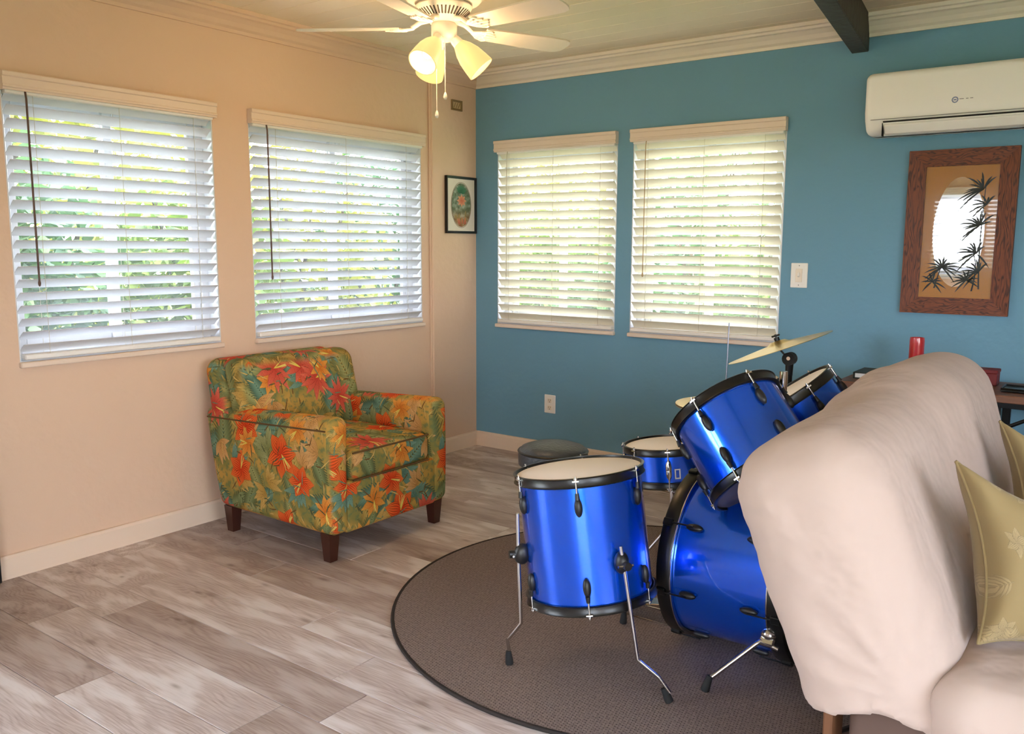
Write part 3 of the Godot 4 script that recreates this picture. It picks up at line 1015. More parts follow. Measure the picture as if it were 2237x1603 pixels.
	# pull chains
	for q in [[Vector3(0.03, 2.25, 0.03), 2.03], [Vector3(0.0, 2.25, 0.05), 1.955]]:
		b = MB.new()
		b.tube([c + q[0], c + Vector3(q[0].x, q[1], q[0].z)], 0.0016, 6)
		var ch := part(root, "pull_chain", b, M.fan_white)
		b = MB.new()
		b.lathe([Vector2(0, -0.03), Vector2(0.006, -0.027), Vector2(0.0085, -0.018), Vector2(0.006, -0.006), Vector2(0.002, 0.002), Vector2(0, 0.003)], 12, c + Vector3(q[0].x, q[1], q[0].z))
		part(ch, "chain_pull", b, M.fan_white)

const FAN_LIGHT := 0.09

# ---------------------------------------------------------------- floral armchair
func armchair():
	var root := thing("armchair", "armchair in orange and green tropical flower print with dark wooden legs", "armchair", Vector3(0.56, 0, 1.835))
	var zc := 1.835
	var lean := func(p: Vector3) -> Vector3:
		return p
	var b := MB.new()
	# arms: upright panels with softly rounded tops, rear end leaning back
	for s in [1.0, -1.0]:
		b = MB.new()
		var df := func(p: Vector3) -> Vector3:
			var t := clampf((-p.x + 0.0) / 0.42, 0, 1)
			return p + Vector3(-(p.y + 0.25) * 0.2 * t + 0.04 * t, 0.02 * (p.x / 0.43) * (p.y + 0.25) / 0.5, s * 0.008 * sin((p.y + 0.25) / 0.5 * PI))
		b.rbox(Vector3(0.555, 0.375, zc + s * 0.327), Vector3(0.43, 0.255, 0.06), 0.045, 5, 8, df)
		var arm := part(root, "arm", b, M.fabric)
		b = MB.new()
		var pts := []
		for i in 13:
			var x := -0.40 + 0.80 * i / 12
			pts.append(Vector3(0.555, 0.375, zc + s * 0.327) + df.call(Vector3(x, 0.205, s * 0.062)))
		b.tube(pts, 0.004, 6)
		part(arm, "piping", b, M.piping)
	# back: full width, rounded top corners, leaning
	b = MB.new()
	var dfb := func(p: Vector3) -> Vector3:
		return p + Vector3(-(p.y + 0.34) * 0.17 + 0.012 * cos(p.z * 4.0), 0, 0)
	b.rbox(Vector3(0.245, 0.48, zc + 0.005), Vector3(0.075, 0.365, 0.382), 0.07, 6, 8, dfb)
	part(root, "backrest", b, M.fabric)
	# back cushion
	b = MB.new()
	var dfc := func(p: Vector3) -> Vector3:
		var puff := (1.0 - pow(p.z / 0.375, 2)) * (1.0 - pow(p.y / 0.2, 2))
		return p + Vector3(-(p.y) * 0.24 + 0.03 * puff * (1.0 if p.x > 0 else 0.0), 0, 0)
	b.rbox(Vector3(0.305, 0.65, zc), Vector3(0.075, 0.2, 0.372), 0.06, 5, 8, dfc)
	part(root, "back_cushion", b, M.fabric)
	# seat cushion with piping
	b = MB.new()
	var dfs := func(p: Vector3) -> Vector3:
		var puff := (1.0 - pow(p.z / 0.27, 2)) * (1.0 - pow(p.x / 0.33, 2))
		return p + Vector3(0, 0.028 * puff * signf(p.y), 0)
	b.rbox(Vector3(0.655, 0.415, zc), Vector3(0.325, 0.068, 0.262), 0.04, 4, 8, dfs)
	var seat := part(root, "seat_cushion", b, M.fabric)
	b = MB.new()
	for y in [0.062, -0.062]:
		var pts := []
		for i in 15:
			var z := -0.25 + 0.5 * i / 14
			pts.append(Vector3(0.655, 0.415 + y, zc) + Vector3(0.318 + 0.004 * cos(z * 6.0), 0.0, z))
		b.tube(pts, 0.0045, 6)
	part(seat, "piping", b, M.piping)
	# front rail and seat box
	b = MB.new()
	b.rbox(Vector3(0.58, 0.235, zc), Vector3(0.4, 0.115, 0.30), 0.02, 3, 6)
	part(root, "seat_base", b, M.fabric)
	# legs, tapered
	for q in [[0.925, 2.185], [0.925, 1.495], [0.225, 2.185], [0.225, 1.495]]:
		b = MB.new()
		b.flat()
		var top := 0.03
		var bot := 0.021
		var t := []
		var d := []
		for k in [[-1, -1], [1, -1], [1, 1], [-1, 1]]:
			t.append(Vector3(q[0] + k[0] * top, 0.13, q[1] + k[1] * top))
			d.append(Vector3(q[0] + k[0] * bot, 0.0, q[1] + k[1] * bot))
		for k in 4: b.quad(d[(k + 1) % 4], d[k], t[k], t[(k + 1) % 4])
		b.quad(d[0], d[1], d[2], d[3])
		b.quad(t[3], t[2], t[1], t[0])
		part(root, "leg", b, M.dark_wood)

# ---------------------------------------------------------------- round rug
func rug():
	var root := thing("round_rug", "round dark brown woven rug under the drum kit", "rug", Vector3(2.289, 0, 1.791))
	var c := Vector3(2.289, 0, 1.791)
	var R := 0.983
	var b := MB.new()
	b.smooth(0)
	var seg := 96
	var rad := [0.0, 0.5, 0.9, R - 0.006]
	for i in 3:
		for k in seg:
			var q := []
			for e in [[rad[i], k], [rad[i + 1], k], [rad[i + 1], k + 1], [rad[i], k + 1]]:
				var a: float = TAU * (int(e[1]) % seg) / seg
				q.append(Vector3(c.x + e[0] * cos(a), 0.011, c.z + e[0] * sin(a)))
			var uv := func(p: Vector3) -> Vector2: return Vector2(p.x + p.z * 0.25, p.z - p.x * 0.25) / 0.175
			if i > 0: b.tri(q[0], q[2], q[1], uv.call(q[0]), uv.call(q[2]), uv.call(q[1]))
			b.tri(q[0], q[3], q[2], uv.call(q[0]), uv.call(q[3]), uv.call(q[2])) if i > 0 else b.tri(q[0], q[2], q[1], uv.call(q[0]), uv.call(q[2]), uv.call(q[1]))
	part(root, "woven_field", b, M.rug)
	b = MB.new()
	b.lathe([Vector2(R - 0.012, 0.0), Vector2(R, 0.002), Vector2(R + 0.003, 0.007), Vector2(R, 0.0125), Vector2(R - 0.008, 0.013), Vector2(R - 0.012, 0.0105)], seg, c)
	part(root, "bound_edge", b, M.rug_edge)

# ---------------------------------------------------------------- drum kit
# a drum in its own axes: top head at y = 0, skin side up; L long
func drum_body(root: Node3D, t: Transform3D, R: float, L: float, lugs: int, phase: float, hoop_m: Material, head2: Material, lug_m: Material, hoop_h := 0.026, both := true):
	var rs := R * 0.955
	var b := MB.new(t)
	b.lathe([Vector2(rs, -L + 0.004), Vector2(rs, -0.004)], 64)
	var shell := part(root, "shell", b, M.drum_blue)
	for e in [[0.0, "top_hoop"], [-L, "bottom_hoop"]]:
		b = MB.new(t)
		var y: float = e[0]
		var up := y == 0.0
		var y0 := -hoop_h if up else y - 0.006
		var y1 := 0.006 if up else y + hoop_h
		b.lathe([Vector2(rs + 0.001, y0), Vector2(R, y0), Vector2(R + 0.004, y0 + 0.003), Vector2(R, y0 + 0.008), Vector2(R, y1 - 0.004), Vector2(R + 0.004, y1 - 0.002), Vector2(R + 0.002, y1), Vector2(R - 0.005, y1), Vector2(R - 0.006, y1 - 0.008), Vector2(rs + 0.001, y1 - 0.01), Vector2(rs + 0.001, y0)], 64)
		part(root, e[1], b, hoop_m)
	b = MB.new(t)
	b.lathe([Vector2(R - 0.006, -0.004), Vector2(R - 0.012, -0.001), Vector2(0, 0.0)], 64)
	part(root, "drumhead", b, M.head)
	b = MB.new(t)
	b.lathe([Vector2(0, -L), Vector2(R - 0.012, -L + 0.001), Vector2(R - 0.006, -L + 0.004)], 64)
	part(root, "resonant_head", b, head2)
	for k in lugs:
		var a := phase + TAU * k / lugs
		var o := Vector3(cos(a), 0, sin(a))
		for e in ([1.0, -1.0] if both else [1.0]):
			var yb := -0.085 if e > 0 else -L + 0.085
			b = MB.new(t)
			b.ball(o * (rs + 0.006) + Vector3(0, yb, 0), Vector3(0.014, 0.03, 0.013), rot_to(Vector3.UP, o))
			b.tube([o * (rs + 0.012) + Vector3(0, yb + e * 0.025, 0), o * (R + 0.002) + Vector3(0, yb + e * 0.045, 0)], [0.008, 0.006], 8)
			var lug := part(root, "lug", b, lug_m)
			b = MB.new(t)
			b.tube([o * (R + 0.003) + Vector3(0, yb + e * 0.035, 0), o * (R + 0.003) + Vector3(0, (0.012 if e > 0 else -L - 0.012), 0)], 0.0032, 6)
			b.tube([o * (R + 0.003) + Vector3(0, (0.0 if e > 0 else -L), 0), o * (R + 0.003) + Vector3(0, (0.006 if e > 0 else -L - 0.006), 0)], 0.0075, 8)
			b.box(o * (R + 0.002) + Vector3(0, (-0.002 if e > 0 else -L + 0.002), 0), Vector3(0.016, 0.006, 0.022), 0.001, rot_to(Vector3.UP, o))
			part(lug, "tension_rod", b, M.chrome)

func stick(a: Vector3, b2: Vector3, r: float) -> MB:
	var b := MB.new()
	b.tube([a, b2], r, 10)
	return b

func drums():
	var b: MB
	# floor tom on three bent legs
	var root := thing("floor_tom", "large blue floor tom with white skin on three bent chrome legs", "drum", Vector3(2.36, 0.011, 2.33), "blue drums of the kit")
	var ax := Vector3(-0.145, 1, -0.006).normalized()
	var t := Transform3D(rot_to(ax), Vector3(2.307, 0.671, 2.33))
	drum_body(root, t, 0.212, 0.42, 6, deg_to_rad(60), M.black, M.head, M.lug)
	var legs := [
		[[Vector3(2.188, 0.539, 2.506), Vector3(2.192, 0.404, 2.505), Vector3(2.205, 0.172, 2.505), Vector3(2.15, 0.097, 2.506), Vector3(2.154, 0.0135, 2.5)], Vector3(-0.66, 0, 0.75)],
		[[Vector3(2.536, 0.488, 2.448), Vector3(2.546, 0.433, 2.445), Vector3(2.603, 0.141, 2.447), Vector3(2.66, 0.088, 2.415), Vector3(2.692, 0.0135, 2.402)], Vector3(0.86, 0, 0.5)],
		[[Vector3(2.31, 0.5, 2.1), Vector3(2.32, 0.4, 2.095), Vector3(2.335, 0.16, 2.085), Vector3(2.31, 0.1, 2.0), Vector3(2.30, 0.0135, 1.99)], Vector3(-0.1, 0, -0.99)]]
	for q in legs:
		var pp: Array = q[0]
		var out: Vector3 = q[1]
		var foot: Vector3 = pp[4]
		b = MB.new()
		b.tube([pp[0], pp[1], pp[2], pp[2].lerp(pp[3], 0.12), pp[3].lerp(pp[2], 0.12), pp[3], foot + Vector3(0, 0.03, 0)], 0.0062, 10)
		var leg := part(root, "leg", b, M.chrome)
		b = MB.new()
		var dn: Vector3 = (pp[3] - foot).normalized()
		b.tube([foot + dn * 0.045, foot + dn * 0.014, foot], [0.009, 0.013, 0.0135], 12)
		part(leg, "rubber_foot", b, M.rubber)
		b = MB.new()
		var bp: Vector3 = pp[1]
		b.ball(bp - out * 0.012, Vector3(0.028, 0.036, 0.022), rot_to(Vector3.UP, out))
		b.tube([bp + out * 0.005, bp + out * 0.03], 0.013, 10)
		var br := part(root, "leg_bracket", b, M.lug)
		b = MB.new()
		var sd := out.cross(Vector3.UP)
		b.tube([bp + out * 0.02 - sd * 0.022, bp + out * 0.02 + sd * 0.03], 0.004, 8)
		part(br, "wing_screw", b, M.chrome)

	# bass drum lying on its side, batter head towards the stool
	root = thing("bass_drum", "big blue bass drum lying on its side with black hoops", "drum", Vector3(2.74, 0.011, 1.866), "blue drums of the kit")
	var R := 0.301
	var cb := Vector3(2.52, R + 0.0135, 1.866)
	var L := 0.42
	t = Transform3D(rot_to(Vector3(-1, 0, 0), Vector3.UP), cb)
	var rs := 0.284
	b = MB.new(t)
	b.lathe([Vector2(rs, -L + 0.01), Vector2(rs, -0.01)], 96)
	part(root, "shell", b, M.drum_blue)
	for e in [[-0.045, 0.004, "batter_hoop"], [-L - 0.004, -L + 0.045, "front_hoop"]]:
		b = MB.new(t)
		b.lathe([Vector2(rs + 0.001, e[0]), Vector2(R - 0.002, e[0]), Vector2(R, e[0] + 0.003), Vector2(R, e[1] - 0.003), Vector2(R - 0.002, e[1]), Vector2(R - 0.014, e[1]), Vector2(rs + 0.001, e[1] - 0.006), Vector2(rs + 0.001, e[0])], 96)
		var hp := part(root, e[2], b, M.black)
		var ye: float = e[0] if e[2] == "batter_hoop" else e[1]
		b = MB.new(t)
		b.lathe([Vector2(rs + 0.004, ye - 0.003), Vector2(R - 0.002, ye - 0.003), Vector2(R - 0.001, ye), Vector2(R - 0.002, ye + 0.003), Vector2(rs + 0.004, ye + 0.003), Vector2(rs + 0.004, ye - 0.003)], 96)
		part(hp, "chrome_ring", b, M.chrome)
	b = MB.new(t)
	b.lathe([Vector2(rs, -0.008), Vector2(0, -0.006)], 64)
	part(root, "batter_head", b, M.head)
	b = MB.new(t)
	b.lathe([Vector2(0, -L + 0.004), Vector2(rs, -L + 0.006)], 64)
	part(root, "front_head", b, M.black)
	for k in 8:
		for e in [1.0, -1.0]:
			var a := deg_to_rad(12 + 45.0 * k)
			var o := Vector3(cos(a), 0, sin(a))
			if (t.basis * o).y < -0.85: continue
			var y0 := -0.105 if e > 0 else -L + 0.105
			var y1 := -0.02 if e > 0 else -L + 0.02
			b = MB.new(t)
			b.ball(o * (rs + 0.008) + Vector3(0, y0, 0), Vector3(0.012, 0.03, 0.013), rot_to(Vector3.UP, o))
			var lug := part(root, "lug", b, M.lug)
			b = MB.new(t)
			b.tube([o * (R + 0.006) + Vector3(0, y0, 0), o * (R + 0.006) + Vector3(0, y1, 0)], 0.0028, 6)
			part(lug, "tension_rod", b, M.black_metal)
			b = MB.new(t)
			b.box(o * (R + 0.003) + Vector3(0, y1 + e * 0.006, 0), Vector3(0.014, 0.034, 0.026), 0.003, rot_to(Vector3.UP, o))
			part(lug, "claw", b, M.black_metal)
	# spurs
	for s in [1.0, -1.0]:
		var foot := Vector3(2.75, 0.014, 1.866 + s * 0.405)
		var hub := Vector3(2.885, 0.168, 1.866 + s * 0.285)
		b = MB.new()
		b.tube([hub + Vector3(0.05, -0.012, 0), hub + Vector3(-0.005, 0, s * 0.002), hub + Vector3(-0.018, -0.01, s * 0.008), foot + Vector3(0.004, 0.03, -s * 0.006)], 0.0075, 10)
		var spur := part(root, "spur", b, M.chrome)
		b = MB.new()
		b.tube([foot + Vector3(0.01, 0.045, -s * 0.012), foot + Vector3(0.002, 0.008, 0), foot], [0.01, 0.0135, 0.014], 12)
		part(spur, "rubber_foot", b, M.rubber)
		b = MB.new()
		b.box(hub + Vector3(0.012, 0.0, -s * 0.006), Vector3(0.05, 0.024, 0.03), 0.006, Basis(Vector3.RIGHT, s * 0.9))
		b.ball(hub + Vector3(0.014, 0.022, -s * 0.012), Vector3(0.026, 0.02, 0.02))
		part(root, "spur_bracket", b, M.chrome)

	# two rack toms tilted towards the player
	var racks := [["large blue rack tom tilted over the bass drum", Vector3(2.656, 0.871, 1.981), 0.755, 3.497, 0.189, 0.289],
		["small blue rack tom tilted behind the larger rack tom", Vector3(2.759, 0.881, 1.655), 0.628, 2.833, 0.165, 0.24]]
	for q in racks:
		var th: float = q[2]
		var ph: float = q[3]
		ax = Vector3(sin(th) * cos(ph), cos(th), sin(th) * sin(ph))
		var top: Vector3 = q[1]
		var low: Vector3 = top - ax * q[5]
		root = thing("rack_tom", q[0], "drum", low, "blue drums of the kit")
		t = Transform3D(rot_to(ax), top)
		drum_body(root, t, q[4], q[5], 6, deg_to_rad(40), M.black, M.head_dark, M.lug, 0.03)
		if q[4] > 0.17:
			b = MB.new(t)
			var a := deg_to_rad(-62)
			var o := Vector3(cos(a), 0, sin(a))
			b.box(o * 0.184 + Vector3(0, -0.075, 0), Vector3(0.006, 0.05, 0.036), 0.002, rot_to(Vector3.UP, o))
			var bd := part(root, "badge", b, M.sofa_wood)
			b = MB.new(t)
			b.box(o * 0.186 + Vector3(0, -0.046, 0), Vector3(0.008, 0.004, 0.05), 0.001, rot_to(Vector3.UP, o))
			part(bd, "badge_bar", b, M.chrome)
	# tom holder post on the bass drum
	root = thing("tom_holder", "chrome tom holder post standing on the bass drum between rack toms", "tom holder", Vector3(2.807, 0.59, 1.85))
	b = MB.new()
	b.tube([Vector3(2.807, 0.594, 1.85), Vector3(2.807, 0.983, 1.85)], 0.0135, 16)
	part(root, "post", b, M.chrome)
	b = MB.new()
	b.lathe([Vector2(0.0, 0.0), Vector2(0.045, 0.0), Vector2(0.045, 0.012), Vector2(0.022, 0.03), Vector2(0.022, 0.05), Vector2(0, 0.05)], 24, Vector3(2.807, 0.592, 1.85))
	part(root, "base_plate", b, M.chrome)
	for s in [1.0, -1.0]:
		b = MB.new()
		b.tube([Vector3(2.807, 0.8, 1.85), Vector3(2.807, 0.8, 1.85 + s * 0.05), Vector3(2.78, 0.79, 1.85 + s * 0.08)], 0.0065, 8)
		part(root, "arm", b, M.chrome)

	# snare on a basket stand
	root = thing("snare_drum", "shallow blue snare drum with worn skin behind the floor tom", "drum", Vector3(2.235, 0.44, 1.49), "blue drums of the kit")
	ax = Vector3(-0.1, 1, 0.0).normalized()
	t = Transform3D(rot_to(ax), Vector3(2.218, 0.589, 1.488))
	drum_body(root, t, 0.185, 0.15, 8, deg_to_rad(20), M.black, M.head, M.chrome, 0.024, true)
	b = MB.new(t)
	var ang := deg_to_rad(128)
	var od := Vector3(cos(ang), 0, sin(ang))
	b.box(od * 0.19 + Vector3(0, -0.095, 0), Vector3(0.022, 0.05, 0.028), 0.004, rot_to(Vector3.UP, od))
	b.tube([od * 0.2 + Vector3(0, -0.085, 0), od * 0.235 + Vector3(0, -0.075, 0)], 0.004, 8)
	part(root, "strainer", b, M.chrome)
	# white letter mark on the shell
	b = MB.new(t)
	var a1 := deg_to_rad(54)
	for e in [[-0.075, 0.0, 0.034, 0.004], [-0.11, 0.0, 0.034, 0.004]]:
		var o := Vector3(cos(a1), 0, sin(a1))
		b.box(o * 0.1775 + Vector3(0, e[0], 0), Vector3(0.001, 0.005, 0.018), 0.0, rot_to(Vector3.UP, o))
	for da in [-0.05, 0.05]:
		var o := Vector3(cos(a1 + da), 0, sin(a1 + da))
		b.box(o * 0.1775 + Vector3(0, -0.0925, 0), Vector3(0.001, 0.04, 0.005), 0.0, rot_to(Vector3.UP, o))
	part(root, "letter_mark", b, M.paper)
	root = thing("snare_stand", "chrome tripod stand carrying the blue snare drum", "stand", Vector3(2.24, 0.011, 1.49))
	b = MB.new()
	b.tube([Vector3(2.24, 0.1, 1.49), Vector3(2.24, 0.4, 1.49)], 0.011, 12)
	part(root, "tube", b, M.chrome)
	for k in 3:
		var a := deg_to_rad(30 + 120 * k)
		var o := Vector3(cos(a), 0, sin(a))
		b = MB.new()
		b.tube([Vector3(2.24, 0.25, 1.49), Vector3(2.24, 0.25, 1.49) + o * 0.1 + Vector3(0, -0.13, 0), Vector3(2.24, 0.018, 1.49) + o * 0.2], 0.006, 8)
		part(root, "leg", b, M.chrome)
		b = MB.new()
		b.tube([Vector3(2.24, 0.385, 1.49), Vector3(2.238, 0.415, 1.49) + o * 0.13, Vector3(2.236, 0.43, 1.49) + o * 0.196, Vector3(2.236, 0.46, 1.49) + o * 0.198], 0.006, 8)
		part(root, "basket_arm", b, M.chrome)

	# drum throne
	root = thing("drum_throne", "low round black padded drum stool behind the floor tom", "stool", Vector3(1.602, 0, 1.424))
	var tc := Vector3(1.602, 0.0, 1.424)
	b = MB.new()
	b.lathe([Vector2(0, 0.385), Vector2(0.145, 0.385), Vector2(0.16, 0.395), Vector2(0.162, 0.44), Vector2(0.158, 0.458), Vector2(0.145, 0.474), Vector2(0.11, 0.486), Vector2(0.05, 0.491), Vector2(0, 0.492)], 48, tc)
	var st := part(root, "seat", b, M.seat_vinyl)
	b = MB.new()
	b.lathe([Vector2(0.155, 0.452), Vector2(0.163, 0.453), Vector2(0.165, 0.457), Vector2(0.162, 0.461), Vector2(0.153, 0.461), Vector2(0.155, 0.452)], 48, tc)
	part(st, "seam", b, M.black)
	b = MB.new()
	b.tube([tc + Vector3(0, 0.1, 0), tc + Vector3(0, 0.388, 0)], 0.014, 14)
	part(root, "post", b, M.chrome)
	for k in 3:
		var a := deg_to_rad(80 + 120 * k)
		var o := Vector3(cos(a), 0, sin(a))
		b = MB.new()
		b.tube([tc + Vector3(0, 0.27, 0) + o * 0.012, tc + o * 0.12 + Vector3(0, 0.12, 0), tc + o * 0.2 + Vector3(0, 0.026, 0)], 0.008, 8)
		var lg := part(root, "leg", b, M.chrome)
		b = MB.new()
		b.ball(tc + o * 0.2 + Vector3(0, 0.026, 0), Vector3(0.014, 0.012, 0.014))
		part(lg, "rubber_foot", b, M.rubber)

	# hi-hat stand with a pair of cymbals
	var hc := Vector3(2.386, 0, 1.324)
	root = thing("hi_hat_stand", "thin chrome hi-hat stand with pull rod rising before the blind", "stand", hc + Vector3(0, 0.011, 0))
	b = MB.new()
	b.tube([hc + Vector3(0, 0.06, 0), hc + Vector3(0, 0.7, 0)], 0.011, 12)
	part(root, "tube", b, M.chrome)
	b = MB.new()
	b.tube([hc + Vector3(0, 0.7, 0), hc + Vector3(-0.012, 1.082, -0.045)], 0.0028, 8)
	part(root, "pull_rod", b, M.steel)
	for k in 3:
		var a := deg_to_rad(10 + 120 * k)
		var o := Vector3(cos(a), 0, sin(a))
		b = MB.new()
		b.tube([hc + Vector3(0, 0.3, 0), hc + o * 0.22 + Vector3(0, 0.02, 0)], 0.006, 8)
		part(root, "leg", b, M.chrome)
	for e in [[0.752, 1.0, "upper brass hi-hat cymbal partly hidden by the large rack tom"], [0.735, -1.0, "lower brass hi-hat cymbal facing up beneath its twin"]]:
		b = MB.new()
		var pr := []
		var f: float = e[1]
		for q in [[0.012, 0.026], [0.04, 0.02], [0.055, 0.009], [0.12, 0.004], [0.2, -0.004], [0.2005, -0.005], [0.2, -0.006], [0.12, 0.002], [0.054, 0.007], [0.039, 0.018], [0.012, 0.024], [0.012, 0.026]]:
			pr.append(Vector2(q[0], e[0] + f * q[1]))
		if f > 0: pr.reverse()
		b.lathe(pr, 64, hc)
		var cy := inst(self, "hi_hat_cymbal", b.done(), M.brass)
		meta(cy, e[2], "cymbal", "hi-hat cymbals")
	# crash cymbal on a black stand
	var cc := Vector3(2.54, 0.986, 1.144)
	var cn := Vector3(-0.351, 0.934, 0.069).normalized()
	b = MB.new(Transform3D(rot_to(cn), cc))
	var pr2 := []
	for q in [[0.008, 0.022], [0.03, 0.02], [0.046, 0.01], [0.1, 0.005], [0.218, -0.007], [0.2185, -0.008], [0.218, -0.0088], [0.1, 0.003], [0.045, 0.008], [0.029, 0.018], [0.008, 0.02], [0.008, 0.022]]: pr2.append(Vector2(q[0], q[1]))
	pr2.reverse()
	b.lathe(pr2, 72)
	var crash := inst(self, "crash_cymbal", b.done(), M.brass)
	meta(crash, "tilted brass crash cymbal above the rack toms", "cymbal")
	root = thing("cymbal_stand", "black cymbal stand holding the tilted crash cymbal", "stand", Vector3(2.586, 0, 1.141))
	var tp := Vector3(2.586, 0.935, 1.141)
	b = MB.new()
	b.tube([cc + cn * 0.05, cc - cn * 0.02, tp + Vector3(-0.012, 0.006, 0)], 0.0042, 8)
	b.tube([cc + cn * 0.02, cc + cn * 0.036], 0.011, 12)
	b.tube([cc + cn * 0.044 - Vector3(0.016, 0.006, 0), cc + cn * 0.044 + Vector3(0.016, 0.006, 0)], 0.004, 8)
	part(root, "tilter_rod", b, M.black_metal)
	b = MB.new()
	b.tube([tp + Vector3(0, 0, -0.018), tp + Vector3(0, 0, 0.018)], 0.027, 18)
	b.tube([tp + Vector3(0, -0.01, 0), tp + Vector3(0, -0.07, 0)], [0.017, 0.015], 12)
	var tl := part(root, "tilter", b, M.black_metal)
	b = MB.new()
	b.tube([tp + Vector3(0.004, 0.004, 0.016), tp + Vector3(0.004, 0.004, 0.03)], 0.008, 12)
	part(tl, "wing_nut", b, M.chrome)
	b = MB.new()
	b.tube([tp + Vector3(0, -0.06, 0), Vector3(tp.x, 0.12, tp.z)], 0.0135, 14)
	b.tube([Vector3(tp.x, 0.84, tp.z), Vector3(tp.x, 0.80, tp.z)], 0.018, 14)
	b.tube([Vector3(tp.x + 0.016, 0.835, tp.z), Vector3(tp.x + 0.026, 0.80, tp.z)], 0.005, 8)
	part(root, "tube", b, M.black_metal)
	for k in 3:
		var a := deg_to_rad(50 + 120 * k)
		var o := Vector3(cos(a), 0, sin(a))
		b = MB.new()
		b.tube([Vector3(tp.x, 0.4, tp.z), Vector3(tp.x, 0.022, tp.z) + o * 0.26], 0.007, 8)
		part(root, "leg", b, M.black_metal)
	# bass pedal against the batter hoop
	root = thing("bass_pedal", "wire-framed chrome bass drum pedal on the rug behind the floor tom", "pedal", Vector3(2.38, 0.011, 1.866))
	b = MB.new()
	b.tube([Vector3(2.22, 0.016, 1.81), Vector3(2.22, 0.016, 1.92), Vector3(2.5, 0.016, 1.92), Vector3(2.5, 0.016, 1.81), Vector3(2.22, 0.016, 1.81)], 0.004, 8)
	part(root, "wire_base", b, M.chrome)
	b = MB.new()
	b.box(Vector3(2.35, 0.065, 1.866), Vector3(0.27, 0.008, 0.075), 0.003, Basis(Vector3.BACK, 0.22))
	part(root, "footboard", b, M.chrome)
	for s in [-1.0, 1.0]:
		b = MB.new()
		b.tube([Vector3(2.47, 0.016, 1.866 + s * 0.055), Vector3(2.465, 0.19, 1.866 + s * 0.05)], 0.006, 8)
		part(root, "upright", b, M.chrome)
	b = MB.new()
	b.tube([Vector3(2.465, 0.185, 1.81), Vector3(2.465, 0.185, 1.925)], 0.006, 8)
	b.tube([Vector3(2.465, 0.185, 1.866), Vector3(2.43, 0.34, 1.866)], 0.004, 8)
	b.ball(Vector3(2.435, 0.345, 1.866), Vector3(0.035, 0.022, 0.022))
	part(root, "beater", b, M.head)

# ---------------------------------------------------------------- covered sofa
static func sd_box(p: Vector3, h: Vector3, r: float) -> float:
	var q := p.abs() - h + Vector3.ONE * r
	return Vector3(maxf(q.x, 0), maxf(q.y, 0), maxf(q.z, 0)).length() + minf(maxf(q.x, maxf(q.y, q.z)), 0.0) - r

static func smin(a: float, b: float, k: float) -> float:
	var h := maxf(k - absf(a - b), 0.0) / k
	return minf(a, b) - h * h * k * 0.25

# surface nets of a field in a box
func nets(lo: Vector3, hi: Vector3, cell: float, f: Callable) -> MB:
	var n := Vector3i(((hi - lo) / cell).ceil()) + Vector3i.ONE
	var v := PackedFloat32Array()
	v.resize(n.x * n.y * n.z)
	for k in n.z:
		for j in n.y:
			for i in n.x:
				v[(k * n.y + j) * n.x + i] = f.call(lo + Vector3(i, j, k) * cell)
	var at := {}
	var sx := 1
	var sy := n.x
	var sz := n.x * n.y
	var corner := [0, sx, sy, sx + sy, sz, sx + sz, sy + sz, sx + sy + sz]
	var off := [Vector3(0, 0, 0), Vector3(1, 0, 0), Vector3(0, 1, 0), Vector3(1, 1, 0), Vector3(0, 0, 1), Vector3(1, 0, 1), Vector3(0, 1, 1), Vector3(1, 1, 1)]
	var edges := [[0, 1], [2, 3], [4, 5], [6, 7], [0, 2], [1, 3], [4, 6], [5, 7], [0, 4], [1, 5], [2, 6], [3, 7]]
	for k in n.z - 1:
		for j in n.y - 1:
			for i in n.x - 1:
				var b0 := (k * n.y + j) * n.x + i
				var neg := 0
				for c in 8:
					if v[b0 + corner[c]] < 0: neg += 1
				if neg == 0 or neg == 8: continue
				var s := Vector3.ZERO
				var m := 0
				for e in edges:
					var a: float = v[b0 + corner[e[0]]]
					var b: float = v[b0 + corner[e[1]]]
					if (a < 0) != (b < 0):
						s += off[e[0]].lerp(off[e[1]], a / (a - b))
						m += 1
				at[b0] = lo + (Vector3(i, j, k) + s / m) * cell
	var mb := MB.new()
	mb.smooth(0)
	for k in range(1, n.z - 1):
		for j in range(1, n.y - 1):
			for i in range(1, n.x - 1):
				var b0 := (k * n.y + j) * n.x + i
				var a := v[b0]
				for e in [[sx, sy, sz], [sy, sz, sx], [sz, sx, sy]]:
					var b := v[b0 + e[0]]
					if (a < 0) == (b < 0): continue
					var q0 = at.get(b0 - e[1] - e[2])
					var q1 = at.get(b0 - e[2])
					var q2 = at.get(b0)
					var q3 = at.get(b0 - e[1])
					if q0 == null or q1 == null or q2 == null or q3 == null: continue
					if a < 0: mb.quad(q0, q1, q2, q3)
					else: mb.quad(q3, q2, q1, q0)
	return mb

